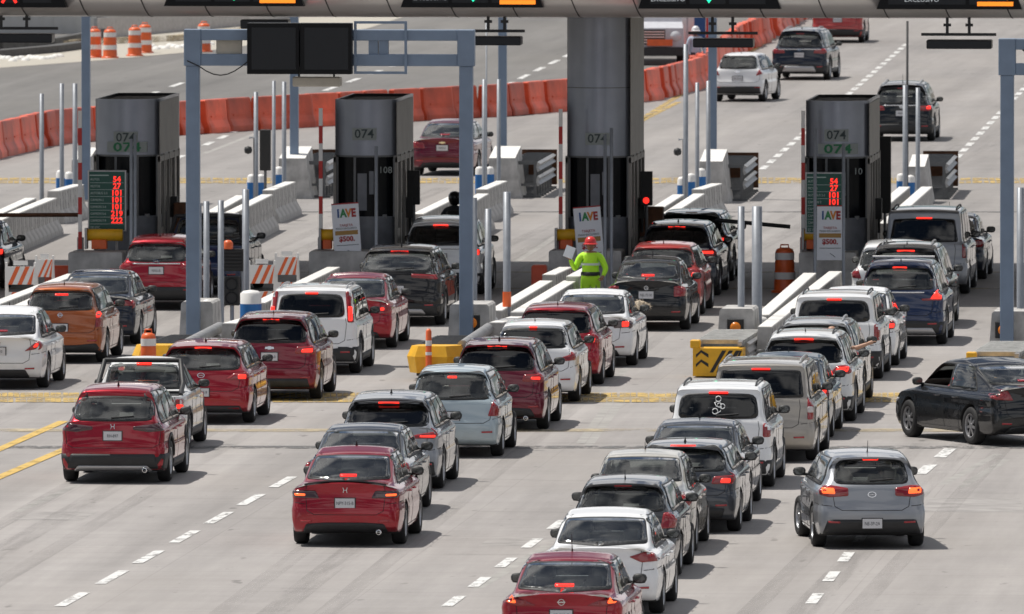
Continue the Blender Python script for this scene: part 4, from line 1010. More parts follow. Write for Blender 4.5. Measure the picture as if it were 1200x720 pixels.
# ------------------------------------------------------------------ concrete barrier rows
def jersey_mesh(L=1.0, h=.85):
    b = B(); pr = [(-.30, 0), (.30, 0), (.28, .12), (.16, .34), (.13, h - .02), (-.13, h - .02), (-.16, .34), (-.28, .12)]
    b.prism(pr, .012, L - .012, 0); b.prism([(-.14, h - .02), (.14, h - .02), (.13, h), (-.13, h)], .005, L - .005, 1)
    for sg in (-1, 1):
        for k in range(2): y = .25 + .5 * k; b.add([(sg * .165, y, .32), (sg * .165, y + .09, .32), (sg * .135, y + .09, h - .06), (sg * .135, y, h - .06)], [[0, 1, 2, 3]], 2)
    me = mesh('concrete_barrier', b.v, b.f, ['concrete', 'white_top', 'joint_dark'], b.m); return me
JM = {}
def row(xa, ya, xb, yb, label, h=.85, k=0):
    """row given by the photo columns and lines of its two top ends"""
    if h not in JM: JM[h] = jersey_mesh(1.0, h)
    a = G(xa, ya, h); b = G(xb, yb, h); d = b - a; L = Vector((d.x, d.y)).length; n = max(1, round(L / 1.0)); ang = atan2(-d.x, d.y)
    for i in range(n):
        o = link('concrete_barrier', JM[h], None, (a.x + d.x * i / n, a.y + d.y * i / n, 0), ang); o.scale = (1, L / n, 1)
        tag(o, label, 'concrete barrier', label)
row(580, 364, 640, 329, 'white topped concrete barrier in the row nearest the middle car lane'); row(606, 366, 668, 329, 'white topped concrete barrier in the row ending at the man in yellow')
row(893, 369, 949, 320, 'white topped concrete barrier in the row beside the orange drum'); row(896, 383, 979, 318, 'white topped concrete barrier in the row beside the white pickup truck')
row(303, 355, 391, 313, 'white topped concrete barrier in the row beside the white notice of booth 108'); row(328, 358, 408, 321, 'white topped concrete barrier in the row behind the white off road car')
row(-12, 358, 86, 321, 'white topped concrete barrier in the row behind the orange hatchback'); row(-8, 372, 60, 342, 'white topped concrete barrier in the short row left of the orange hatchback')
row(581, 378, 606, 371, 'short concrete barrier stub by the blue banded post, middle island', .9); row(268, 379, 297, 371, 'short concrete barrier stub right of the left gantry post', .9)
row(643, 322, 663, 313, 'concrete barrier stub left of the man in yellow', .95); row(671, 324, 690, 314, 'concrete barrier stub behind the man in yellow', .95)
# beyond the booths
row(489, 251, 539, 227, 'far concrete barrier behind the white off road car with rider'); row(521, 253, 566, 227, 'far concrete barrier leading to the third bullnose')
row(757, 252, 795, 228, 'far concrete barrier left of the dark cars under the canopy'); row(780, 252, 819, 227, 'far concrete barrier leading to the fourth bullnose')
row(236, 255, 283, 229, 'far concrete barrier above the navy pickup'); row(258, 255, 313, 228, 'far concrete barrier leading to the second bullnose')
row(-30, 262, 36, 232, 'far concrete barrier at the left edge, outer row'); row(-20, 264, 60, 232, 'far concrete barrier at the left edge, inner row')
row(1037, 238, 1060, 219, 'far concrete barrier left of the grey van, outer row'); row(1037, 262, 1086, 219, 'far concrete barrier left of the grey van, inner row')
row(564, 222, 588, 212, 'far concrete barrier stub at the third bullnose', .8); row(817, 222, 840, 215, 'far concrete barrier stub at the fourth bullnose', .8)
row(314, 223, 340, 213, 'far concrete barrier stub at the second bullnose', .8); row(62, 224, 92, 216, 'far concrete barrier stub at the first bullnose', .8)

def bullnose(px0, px1, ytop, yg, label):
    Y = G(600, yg).y; x0, x1 = GY(px0, Y), GY(px1, Y); w2 = (x1 - x0) / 2; h = ZT(600, ytop, Y)
    b = B(); zt = h
    pr = lambda e: [(-w2 + .02, 0), (w2 + .12 * 0, 0), (w2 - .06, .35), (w2 - .16, h * .9 + e), (-w2 * .9, h * .9 + e), (-w2 * .95, .35)]
    y0, y1 = 0, 1.9
    a = [(x, y0, z) for x, z in pr(-.12)]; c = [(x, y1, z) for x, z in pr(.12)]; n = 6
    b.add(a + c, [[i, i + n, (i + 1) % n + n, (i + 1) % n] for i in range(n) if i != 3] + [list(range(n)), list(range(2 * n - 1, n - 1, -1))], 0)
    b.add(a + c, [[3, 3 + n, 4 + n, 4]], 1)
    tag(b.build('bullnose_block', ['concrete', 'white_top'], None, ((x0 + x1) / 2, Y, 0)), label, 'concrete block', 'tall bullnose blocks beyond the booths')
bullnose(571, 611, 174, 233, 'tall white topped block beyond the middle lane, beside the slatted rail'); bullnose(818, 854, 177, 238, 'tall white topped block right of the tall column, by the far post')
bullnose(325, 365, 175, 234, 'tall white topped block between the first and second booth'); bullnose(83, 112, 177, 236, 'tall white topped block behind the left tariff board'); bullnose(1063, 1091, 183, 238, 'tall white topped block above the grey van')
def far_rail(px, yg, pxe, label):
    p = G(px, yg); L = 6.5; ex = GY(pxe, p.y + L); ang = atan2(-(ex - p.x), L); t = thing('guard_rail', label, 'guard rail', (p.x, p.y, 0), ang, 'far crash cushions with steel rails')
    b = B()
    for sg in (-1, 1):
        for z in (.42, .78): b.prism([(sg * .36, z - .13), (sg * .44, z - .08), (sg * .36, z), (sg * .44, z + .08), (sg * .36, z + .13), (sg * .33, z)], 0, L)
    b.build('rail', ['galv'], t)
    for i in range(7):
        b = B(); y = i * 1.05; [b.box(x - .03, x + .03, y, y + .06, 0, .93) for x in (-.30, .30)]; b.box(-.27, .27, y, y + .06, .84, .93); b.box(-.27, .27, y, y + .06, .30, .36); b.box(-.45, .45, y + .061, y + .2, 0, .06); b.build('frame', ['booth_frame'], t); b = B(); b.box(-.45, .45, L, L + .12, .1, 1.0); b.build('end_board', ['rust'], t)
far_rail(613, 232, 632, 'steel railed far crash cushion left of the tall column'); far_rail(855, 236, 868, 'steel railed far crash cushion below the small white hatchback'); far_rail(366, 232, 386, 'steel railed far crash cushion just left of booth 108'); far_rail(1092, 234, 1102, 'steel railed far crash cushion behind the grey van')

# blue banded posts
def sleeve(px, ytop, yg, label, r=.17, f=.55):
    p = G(px, yg); h = ZT(px, ytop, p.y); b = B(); b.lathe([(r, h * .0), (r, h * (1 - f))], 16, 0); b.lathe([(r + .004, h * .22), (r + .004, h * .78)], 16, 1); b.lathe([(r, h * (1 - f)), (r, h - .05), (r * .7, h), (.001, h + .02)], 16, 0)
    tag(b.build('bollard', ['band_white', 'blue_band'], None, (p.x, p.y, 0)), label, 'bollard', 'blue and white bollards')
sleeve(294, 341, 410, 'blue and white bollard behind the white off road car', .21); sleeve(577, 372, 422, 'blue and white bollard beside the middle gantry post', .12); sleeve(892, 372, 420, 'blue and white bollard right of the amber lamp block', .13)
sleeve(243, 352, 424, 'blue and white bollard by the left gantry post', .10)
for px, yt, yg, lb in ((562, 196, 236, 'far blue and white bollard left of the third bullnose'), (574, 196, 234, 'far blue and white bollard touching the third bullnose'), (799, 208, 250, 'far blue and white bollard nearest the tall column'), (810, 204, 246, 'far blue and white bollard, second from the tall column'), (822, 198, 240, 'far blue and white bollard touching the fourth bullnose'), (295, 205, 246, 'far blue and white bollard left of the first pair of far poles'), (306, 205, 246, 'far blue and white bollard between the far poles'), (327, 196, 236, 'far blue and white bollard touching the second bullnose'), (71, 200, 240, 'far blue and white bollard behind the thin poles at left'), (81, 202, 238, 'far blue and white bollard touching the first bullnose'), (1056, 204, 242, 'far blue and white bollard left of the fifth bullnose'), (1067, 206, 242, 'far blue and white bollard touching the fifth bullnose')):
    sleeve(px, yt, yg, lb, .11)

# slim poles
def pole(px, ytop, yg, r, label, m='pole_grey', group='slim grey poles on the islands', foot=False):
    p = G(px, yg); h = ZT(px, ytop, p.y); t = thing('slim_pole', label, 'pole', (p.x, p.y, 0), 0, group); b = B(); b.lathe([(r, .0), (r, h), (.001, h)], 12); b.build('shaft', [m], t)
    b = B(); b.lathe([(r * 2, 0), (r * 2, .03), (r * 1.2, .06)], 12); b.build('base_plate', ['orange_bright' if foot else 'galv'], t)
    if foot: b = B(); b.lathe([(r * 1.15, .85), (r * 1.15, 1.15)], 12); b.build('orange_sleeve', ['orange_bright'], t)
for px, yt, yg, r, lb in ((49, 110, 262, .055, 'slim grey pole nearest the left edge, beyond the booths'), (72.5, 98, 250, .055, 'slim grey pole, second from the left edge'), (88, 98, 248, .06, 'slim grey pole just left of the far gantry post'),
        (300, 108, 262, .055, 'shortest slim grey pole right of the gantry post'), (321, 95, 250, .045, 'slim grey pole between two others above the second bullnose'), (333, 96, 245, .055, 'slim grey pole right before the second bullnose'),
        (567.5, 93, 252, .055, 'slim grey pole left of the third bullnose'), (584.5, 93, 242, .05, 'slim grey pole before the third bullnose'), (803.5, 52, 262, .06, 'taller slim grey pole right of the tall column'), (817, 97, 252, .05, 'slim grey pole between tall pole and blue post'), (830, 95, 245, .055, 'slim grey pole beside the far blue post'),
        (1060.5, 100, 252, .06, 'slim grey pole before the far black off road car, left'), (1075.5, 103, 248, .055, 'slim grey pole before the far black off road car, right')):
    pole(px, yt, yg, r, lb)
for px, yt, yg, r, lb, f in ((594, 225, 410, .075, 'slim grey pole with orange foot beside the middle barriers', True), (572, 245, 415, .065, 'slim grey pole left of the orange footed one', False), (555, 232, 417, .07, 'slim grey pole close behind the middle gantry post', False),
        (242, 236, 412, .06, 'slim grey pole just right of the left gantry post', False), (259, 235, 412, .06, 'slim grey pole before the navy pickup', False), (288, 222, 405, .07, 'slim grey pole right of the louvred lamp board', False),
        (868.5, 242, 425, .065, 'slim white grey pole on the amber lamp block', False), (887, 242, 421, .10, 'thicker white grey pole right of the amber lamp block', False), (1195.5, 220, 425, .07, 'slim grey pole at the right edge', False), (233.5, 240, 416, .05, 'slim grey pole hidden half behind the left gantry post', False)):
    pole(px, yt, yg, r, lb, foot=f)
for px, y1, y0, yg in ((154, 163, 300, 349), (158.5, 158, 300, 349), (441, 172, 300, 349), (709, 158, 300, 349), (716.5, 150, 300, 349), (955, 150, 300, 349), (988.5, 168, 300, 349)):
    pole(px, y1, yg, .035, 'thin grey pole standing in front of a toll booth', group='thin grey poles in front of the booths')
pole(1063, 25, 250, .03, 'very thin tall dark pole reaching the canopy at right', 'black_plastic'); pole(570, 24, 255, .02, 'very thin wire like pole reaching the canopy', 'pole_grey')
def big_post(px, yg, label):
    p = G(px, yg); t = thing('gantry_post', label, 'post', (p.x, p.y, 0), 0, 'far blue grey gantry posts'); b = B(); b.box(-.105, .105, -.105, .105, 0, 7.2, 0, .01); b.build('post_shaft', ['gantry_blue'], t); b = B(); b.box(-.2, .2, -.2, .2, 0, .04); b.build('base_plate', ['galv'], t)
    b = B(); b.box(-.12, .12, -1.6, .12, 7.21, 7.45); b.build('arm', ['gantry_blue'], t)
big_post(101, 236, 'blue grey far post behind the leftmost toll booth'); big_post(345, 232, 'blue grey far post rising behind the second bullnose'); big_post(589, 228, 'blue grey far post rising behind the third bullnose'); big_post(835, 233, 'blue grey far post left of the small white hatchback')

# raised barrier arms with their drive units
def barrier_arm(px, ytop, label, lean=0.0):
    p = G(px, 344); z0 = ZT(px, 292, p.y); z1 = ZT(px, ytop, p.y); t = thing('boom_gate', label, 'boom gate', (p.x, p.y, z0), 0, 'red and white barrier arms standing raised'); b = B(); n = 8
    for i in range(n): a, c = (z1 - z0) * i / n, (z1 - z0) * (i + 1) / n; b.box(-.04 + lean * i / n, .04 + lean * i / n, -.03, .03, a, c - .0, 0 if i % 2 else 1)
    b.build('arm', ['band_white', 'red_band'], t); b = B(); b.box(-.07, .07, .04, .12, -.25, .25); b.build('pivot', ['galv'], t)
barrier_arm(657, 128, 'raised red and white barrier arm left of the tall column'); barrier_arm(376, 127, 'raised red and white barrier arm left of booth 108'); barrier_arm(941, 130, 'raised red and white barrier arm left of the right booth'); barrier_arm(94, 130, 'raised red and white barrier arm left of the leftmost booth')
def drive_unit(px, label, w=1.0):
    p = G(px, 345); z = .96; t = thing('barrier_drive', label, 'barrier drive', (p.x, p.y + .35, z), 0, 'yellow and orange barrier drive units'); b = B(); b.lathe([(.001, -w * .45), (.13, -w * .45), (.13, w * .45), (.001, w * .45)], 14, 0, (0, 0, .30), 'x'); b.build('yellow_roller', ['yellow_steel'], t)
    b = B(); b.box(-w * .33, w * .05, -.12, .12, 0, .2, 0, .01); b.build('orange_cabinet', ['orange_bright'], t)
    b = B(); b.box(-w * .5, -w * .5 + .05, -.15, .15, 0, .45); b.build('end_plate', ['galv'], t)
drive_unit(121, 'yellow roller on an orange cabinet under the left tariff board', .85); drive_unit(386, 'yellow roller on an orange cabinet left of booth 108', .5); drive_unit(668, 'yellow roller on an orange cabinet behind the man in yellow', .7); drive_unit(955, 'yellow roller on an orange cabinet beside the right booth', .6)
def boom(px0, y0, px1, y1, m, label):
    Y = G(600, 336).y; a = Vector((GY(px0, Y), Y, ZT(px0, y0, Y))); c = Vector((GY(px1, Y), Y, ZT(px1, y1, Y))); b = B(); 
    b.tube([(0, 0, 0), tuple(c - a)], .045, 8); tag(b.build('lowered_boom', [m], None, a), label, 'barrier arm')
boom(-40, 252.5, 93, 252, 'rust', 'lowered dark red boom across the leftmost lane'); boom(838, 258, 926, 266, 'black_plastic', 'lowered black boom across the lane beside the right booth')

# tariff boards
def tariff(px0, px1, y0, y1, rows, label):
    Y = Yb - 1.0; x0, x1 = GY(px0, Y), GY(px1, Y); z0, z1 = ZT(600, y1, Y), ZT(600, y0, Y); h = z1 - z0; w_ = x1 - x0
    t = thing('tariff_board', label, 'tariff board', (x0, Y, z0), 0, 'green tariff boards'); b = B(); b.box(0, w_, 0, .12, 0, h, 0, .01); b.build('frame', ['silver_trim'], t); b = B(); b.box(.03, w_ - .03, -.008, .05, .03, h - .03); b.build('board_face', ['green_board'], t)
    b = B(); b.box(w_ * .05, w_ * .55, -.012, 0, h - .12, h - .10); 
    for i in range(8):
        z = h - .22 - i * h * .112; b.box(.05, w_ - .05, -.011, 0, z - .055, z - .047)
    b.build('rule_line', ['board_text'], t)
    names = ['AUTOS', 'MOTOS', 'AUTOBUS 2-3', 'CAMION 2', 'CAMION 3-4', 'CAMION 5-6', 'CAMION 7-9', 'EJE EXC.']; nums = ['54', '27', '101', '101', '101', '219', '222', '27']
    for i in range(8):
        z = h - .20 - i * h * .112; text_part('tariff_name', names[i], .075, 'board_text', t, (.06, -.012, z), align='LEFT', sx=.8)
        if i < rows: text_part('tariff_digit', nums[i], .17, 'led_red', t, (w_ - .20, -.014, z), sx=1.0, bold=.004)
    b = B(); [b.tube([(xx, .08, 0), (xx, .08, -z0 + .9)], .035, 8) for xx in (w_ * .3, w_ * .75)]; b.build('leg', ['galv'], t)
tariff(103, 148, 201, 273, 7, 'green tariff board with a full column of red digits before the leftmost booth'); tariff(943.5, 988, 201, 273, 4, 'green tariff board with four red prices, upper part above a white notice')

# white toll tag notices
def notice(pxc, y0, y1, w_px, lean, label, leanpx=0):
    Y = Yb - 1.35; xc = GY(pxc, Y); z0, z1 = ZT(600, y1, Y), ZT(600, y0, Y); h = z1 - z0; w_ = w_px / (F / Y)
    t = thing('notice_board', label, 'notice', (xc, Y, z0), 0, 'white toll tag notices'); t.rotation_euler = (radians(-4), radians(lean), 0)
    b = B(); b.box(-w_ / 2, w_ / 2, 0, .03, 0, h, 0, .004); b.build('board', ['sign_white'], t)
    b = B(); b.box(-w_ / 2, w_ / 2, -.004, .034, h + .001, h + .025); b.build('top_edge', ['ink_red'], t)
    for i, (ch, mm) in enumerate(zip('IAVE', ['ink_blue', 'ink_green', 'ink_orange', 'ink_red'])): text_part('letter', ch, .24, mm, t, (-.155 + i * .11, -.006, h - .20), bold=.012, sx=.8)
    text_part('notice_text', 'TARJETA', .075, 'ink_red', t, (0, -.006, h * .60)); text_part('notice_text', 'PAGO EXCLUSIVO', .055, 'dark_ink', t, (0, -.006, h * .54))
    b = B(); b.box(-w_ * .42, w_ * .42, -.006, 0, h * .42, h * .50); b.build('gold_band', ['ink_gold'], t)
    text_part('notice_text', '$500.', .15, 'ink_red', t, (0, -.006, h * .34), bold=.006); b = B(); b.box(-w_ * .4, w_ * .42, -.006, 0, h * .22, h * .23); b.build('rule_line', ['dark_ink'], t)
    b = B(); b.tube([(w_ * .0, -.006, h * .13), (w_ * .12, -.006, h * .09), (w_ * .2, -.006, h * .06)], .006, 4); b.build('logo_mark', ['dark_ink'], t)
notice(408, 240, 302, 32, -4, 'white toll tag notice leaning against booth 108'); notice(693, 243, 312, 32, -5, 'white toll tag notice leaning behind the man in yellow'); notice(972.5, 241, 304, 31, 0, 'upright white toll tag notice below the tariff board at the right booth')

# striped barricades
def barricade(pxc, ytop, yg, w_px, label, rz=0.0):
    p = G(pxc, yg); s_ = F / p.y; h = ZT(pxc, ytop, p.y); w2 = w_px / s_ / 2; t = thing('barricade', label, 'barricade', (p.x, p.y, 0), rz, 'orange striped folding barricades')
    def st(b, z0, z1):
        b.box(-w2, w2, -.02, .02, z0, z1, 0); hh = z1 - z0; n = 3
        for i in range(n): xs = -w2 + .04 + i * 2 * w2 / n; b.add([(max(xs, -w2), -.023, z0), (min(xs + w2 * .30, w2), -.023, z0), (min(xs + w2 * .30 + hh * .45, w2), -.023, z1), (min(xs + hh * .45, w2), -.023, z1)], [[0, 1, 2, 3]], 1)
    for z0, z1 in ((h * .60, h * .93), (h * .28, h * .46)): b = B(); st(b, z0, z1); b.build('striped_board', ['band_white', 'orange_bright'], t)
    b = B()
    for sg in (-1, 1): b.box(sg * w2 - .025, sg * w2 + .025, .02, .07, 0, h); b.tube([(sg * w2, .05, h), (sg * w2, .5, 0)], .02, 6)
    b.build('leg', ['band_white'], t); b = B(); b.box(-w2 * .5, w2 * .5, .03, .05, h * .95, h + .04); b.build('handle', ['band_white'], t)
barricade(24, 308, 372, 34, 'orange and white barricade, left one of the pair by the left edge'); barricade(52, 300, 362, 20, 'orange and white barricade, right one of the pair by the left edge'); barricade(307, 306, 372, 30, 'orange and white barricade nearer the louvred lamp board', .1); barricade(336, 297, 360, 26, 'orange and white barricade nearer booth 108')

# louvred lamp board with beacon
p = G(272, 408); t = thing('signal_board', 'black louvred board with round lamps and an orange beacon, beside the slim poles', 'signal board', (p.x, p.y, 0)); s_ = F / p.y
z = lambda y: ZT(272, y, p.y)
b = B(); b.box(-.19, .22, -.06, .1, z(318), z(292), 0); [b.box(-.2, .23, -.09, -.06, z(316 - i * 4), z(316 - i * 4) + .03) for i in range(6)]; b.build('louvre_panel', ['black_paint'], t)
b = B(); b.box(-.16, .16, -.1, .1, z(358), z(324), 0, .02); b.build('lamp_case', ['black_paint'], t)
for yy in (333, 349): b = B(); b.lathe([(.12, -.03), (.105, .0), (.001, .02)], 14); b.v = [Vector((v.x, -.1 + v.z, v.y)) for v in b.v]; b.build('lamp_lens', ['screen_dark'], t, (0, 0, z(yy)))
b = B(); b.tube([(0, 0, 0), (0, 0, z(358))], .04, 8); b.tube([(.2, .02, 0), (.2, .02, z(318))], .03, 8); b.build('leg', ['pole_grey'], t)
b = B(); b.lathe([(.10, 0), (.10, .12), (.06, .17), (.001, .18)], 12); b.build('beacon', ['orange_bright'], t, (-.08, 0, z(292)))
# lane signals right of the column and at booths
def lane_signal(px, y0, y1, yg, reds, label):
    p = G(px, yg); z = lambda y: ZT(px, y, p.y); t = thing('lane_signal', label, 'signal', (p.x, p.y, 0), 0, 'small dark lane signals'); b = B(); b.box(-.13, .13, -.1, .1, z(y1), z(y0), 0, .01); b.build('signal_case', ['black_paint'], t)
    b = B(); b.tube([(0, 0, 0), (0, 0, z(y1))], .035, 8); b.build('post', ['booth_frame'], t)
    for yy, s_ in reds: b = B(); b.lathe([(s_, 0), (s_ * .7, -.02), (.001, -.025)], 12); b.v = [Vector((v.x, v.z - .1, v.y)) for v in b.v]; b.build('signal_lens', ['led_red'], t, (0, 0, z(yy)))
lane_signal(757.5, 201, 241, 338, [(235, .07)], 'small signal with a red light right of the tall column'); lane_signal(485, 200, 240, 336, [], 'unlit dark signal right of booth 108'); lane_signal(311, 152, 200, 258, [], 'dark two lamp signal between the far slim poles'); lane_signal(1037, 160, 250, 330, [], 'tall black signal cabinet right of the right booth')
b = B(); p = G(763, 336); b.box(-.25, .25, 0, .5, 0, ZT(763, 243, p.y), 0, .02); tag(b.build('payment_cabinet', ['rust'], None, (p.x, p.y, 0)), 'brown payment cabinet right of the tall column', 'cabinet')
b = B(); p = G(214, 336); b.box(-.2, .2, 0, .5, 0, ZT(214, 238, p.y), 0, .02); tag(b.build('payment_cabinet', ['rust'], None, (p.x, p.y, 0)), 'brown payment cabinet between leftmost booth and gantry post', 'cabinet')
for px, py, yg, lb in ((794, 178, 256, 'round camera on a pole right of the tall column'), (291, 176, 262, 'round camera by the far slim poles')):
    p = G(px, yg); z0 = ZT(px, py, p.y); t = thing('camera_post', lb, 'camera', (p.x, p.y, 0)); b = B(); b.tube([(.15, 0, 0), (.15, 0, z0 + .3), (.02, 0, z0 + .3)], .03, 6); b.build('post', ['pole_grey'], t); b = B(); b.lathe([(.001, -.1), (.08, -.07), (.10, 0), (.08, .07), (.001, .1)], 12); b.build('camera_head', ['black_plastic'], t, (0, -.02, z0))

# ------------------------------------------------------------------ orange barrier line
def orange_mesh():
    b = B(); L = 1.56; pr = [(-.28, 0), (.28, 0), (.27, .16), (.17, .36), (.11, .92), (.09, .96), (-.09, .96), (-.11, .92), (-.17, .36), (-.27, .16)]
    vs = []
    for y, s_, sz in ((.02, .86, .97), (.10, 1, 1), (L - .10, 1, 1), (L - .02, .86, .97)): vs += [(x * s_, y, z * sz) for x, z in pr]
    n = len(pr); b.add(vs, [[k * n + i, (k + 1) * n + i, (k + 1) * n + (i + 1) % n, k * n + (i + 1) % n] for k in range(3) for i in range(n)] + [list(range(n)), list(range(4 * n - 1, 3 * n - 1, -1))])
    for sg in (-1, 1): b.box(sg * .16 - .02, sg * .16 + .02, .3, L - .3, .45, .5)
    return mesh('plastic_barrier', b.v, b.f, ['orange_plastic'], b.m)
om_ = MC['orange_plastic'].node_tree; ri = om_.nodes.new('ShaderNodeObjectInfo'); mr_ = om_.nodes.new('ShaderNodeMapRange'); mr_.inputs[3].default_value = .62; mr_.inputs[4].default_value = 1.12; om_.links.new(ri.outputs['Random'], mr_.inputs[0])
bs_ = om_.nodes['Principled BSDF']; old_ = bs_.inputs['Base Color'].links[0].from_socket; mm_ = om_.nodes.new('ShaderNodeMixRGB'); mm_.blend_type = 'MULTIPLY'; mm_.inputs[0].default_value = 1; om_.links.new(old_, mm_.inputs[1]); om_.links.new(mr_.outputs[0], mm_.inputs[2]); om_.links.new(mm_.outputs[0], bs_.inputs['Base Color'])
OM = orange_mesh()
path = [G(x, y) for x, y in ((-60, 196), (0, 183), (67, 168), (130, 163), (213, 158), (350, 149), (500, 141), (613, 135), (690, 127), (757, 118), (790, 112), (813, 104), (828, 95), (840, 84), (865, 62), (905, 42), (925, 30), (950, 12))]
i = 0; pos = path[0].copy(); cnt = 0
while i < len(path) - 1 and cnt < 120:
    d = path[i + 1] - pos
    if d.length < 1.66: i += 1; 
    else:
        d.normalize(); o = link('plastic_barrier', OM, None, (pos.x + random.uniform(-.08, .08), pos.y + random.uniform(-.05, .05), 0), atan2(-d.x, d.y) + random.uniform(-.10, .10)); tag(o, 'orange water filled plastic barrier in the long curved line beyond the booths', 'plastic barrier', 'orange plastic barriers beyond the booths'); pos = pos + d * 1.66; cnt += 1

# ------------------------------------------------------------------ far left background
Yw = G(0, 40).y
b = B(); x0, x1 = GY(-400, Yw), GY(112, Yw); b.box(x0, x1, 0, .4, 0, 3.0)
for k in range(40): xx = x0 + k * (x1 - x0) / 40; b.box(xx, xx + .06, -.03, 0, 0, 3.0)
tag(b.build('boundary_wall', ['wall_white'], None, (0, Yw, 0)), 'pale panelled wall at the far top left', 'wall')
sheet('verge', [G(-300, 96), G(0, 80), G(120, 71), G(260, 58), G(430, 34), G(600, -20), G(300, -20), G(-300, 40)], 'beige_panel', .008)
sheet('side_road', [G(-300, 62), G(0, 55), G(98, 50), G(98, 34), G(-300, 44)], 'opposite_road', .014)
def kerbline(pts, h, wd, m, name, label, cat):
    b = B()
    for a, c in zip(pts, pts[1:]):
        d = (c - a); L = d.length; d.normalize(); n = Vector((d.y, -d.x, 0)) * wd / 2
        vs = [a - n, a + n, c + n, c - n]; vs = vs + [v + Vector((0, 0, h)) for v in vs]; b.add(vs, [[3, 2, 1, 0], [4, 5, 6, 7], [0, 1, 5, 4], [1, 2, 6, 5], [2, 3, 7, 6], [3, 0, 4, 7]])
    tag(b.build(name, [m]), label, cat)
kerbline([G(-50, 60), G(0, 60), G(60, 57), G(98, 50), G(140, 40)], .35, .3, 'asphalt', 'dark_kerb', 'dark low kerb at the far top left below the wall', 'kerb')
kerbline([G(-60, 72), G(0, 67), G(60, 62), G(97, 57)], .25, .5, 'asphalt', 'dark_kerb', 'dark low kerb in front of the far left verge', 'kerb')
kerbline([G(60, 56), G(100, 53), G(200, 49), G(300, 38)], .22, .3, 'faded_yellow', 'yellow_kerb', 'yellow kerb along the far left verge', 'kerb')
kerbline([G(112, 46), G(200, 38), G(290, 30), G(420, 5)], .75, .12, 'galv', 'guard_rail', 'grey guard rail behind the far orange drums', 'guard rail')
kerbline([G(112, 38), G(200, 30), G(330, 12)], 1.3, .12, 'asphalt', 'guard_rail', 'dark railing behind the far orange drums', 'guard rail')
stud = B(); stud.lathe([(.16, 0), (.13, .06), (.07, .10), (.001, .11)], 10); sm = mesh('road_stud', stud.v, stud.f, ['white_top'], stud.m, True)
for k in range(30):
    x = (-5 + 80 * k / 16) if k < 16 else (178 + 74 * (k - 16) / 14); y = (71 - .045 * x if k < 16 else 57 - .045 * (x - 178)) + random.uniform(-2.2, 2.2); p = G(x, y)
    o = link('road_stud', sm, None, (p.x, p.y, .008)); tag(o, 'round white road stud on the far left verge', 'road stud', 'white road studs on the far left verge')
# ------------------------------------------------------------------ paints and cars
paint('red', (.34, .004, .016), .65, .32); paint('maroon', (.20, .004, .018), .65, .32); paint('wine', (.15, .006, .022), .6, .32); paint('bright_red', (.42, .035, .03), .1)
paint('white', (.80, .81, .82), 0, .4); paint('white_pearl', (.70, .71, .71), .05, .4); paint('orange', (.36, .085, .012), .35); paint('black', (.004, .005, .007), .0, .5)
paint('dark_blue', (.008, .013, .027), .2); paint('navy', (.008, .022, .075), .4); paint('slate', (.055, .062, .075), .55); paint('graphite', (.05, .052, .058), .6); paint('grey', (.13, .135, .15), .6)
paint('silver', (.36, .37, .38), .6); paint('steel', (.30, .315, .34), .55); paint('ice_blue', (.40, .48, .52), .35); paint('beige', (.36, .33, .29), .45); paint('cream', (.52, .50, .45), .2); paint('teal', (.055, .085, .11), .5); paint('charcoal_brown', (.010, .008, .008), .1); paint('van_grey', (.26, .27, .29), .5)
T = 'tinted_glass'
honda_tl = dict(tl=[(.42, .74), (.80, .76), (.84, .86), (.44, .86)], tls=(.76, .87, .25), lens='smoked_lens', lit=[(.62, .785), (.78, .79), (.79, .825), (.62, .82)])
sedan = lambda **k: spec(**{**dict(style='sedan', L=4.6, W=1.75, H=1.46, zg=.98, zt=1.34, rake=.80, belt=.90, hood=.92, ro=1.0, wb=2.62, plate=.70, tl=[(.46, .72), (.80, .74), (.82, .90), (.50, .88)], tls=(.73, .90, .24), lit=[(.66, .76), (.79, .77), (.80, .85), (.67, .84)], lid=.62, lidz=.50, hmb='bot', top=.62, embz=.88, refl=(.60, .40), bump=[(.3, .2), (.60, .22), (.54, .34), (.3, .36)]), **k})
hatch = lambda **k: spec(**{**dict(style='hatch'), **k})
suv = lambda **k: spec(**{**dict(style='hatch', L=4.45, W=1.82, H=1.64, R=.35, zg=1.08, zt=1.47, rake=.34, belt=1.0, hood=1.06, ro=.92, wb=2.65, clad=True, plate=.82, tl=[(.46, .88), (.82, .86), (.84, 1.02), (.50, 1.0)], tls=(.87, 1.03, .26), lit=[(.64, .91), (.79, .90), (.80, .97), (.65, .97)], bump=[(.3, .26), (.80, .26), (.78, .48), (.3, .50)], refl=(.66, .44), lid=.68, lidz=.60, lip=.10, spoiler=1), **k})
CARS = []
def car(S, px, py, pm, label, name='parked_car', cat='car', yaw=0.0, steer=0, off=0):
    p = G(px, py); nm = {'sedan': 'sedan', 'pickup': 'pickup_truck', 'van': 'van'}.get(S['style'], 'hatchback') if name == 'parked_car' else name
    r, bvh = make_car(S, nm, label, cat, (p.x, p.y, 0), radians(yaw), MC['paint_' + pm], 'cars queueing at the toll plaza', steer); CARS.append((r, bvh)); return r, S, bvh
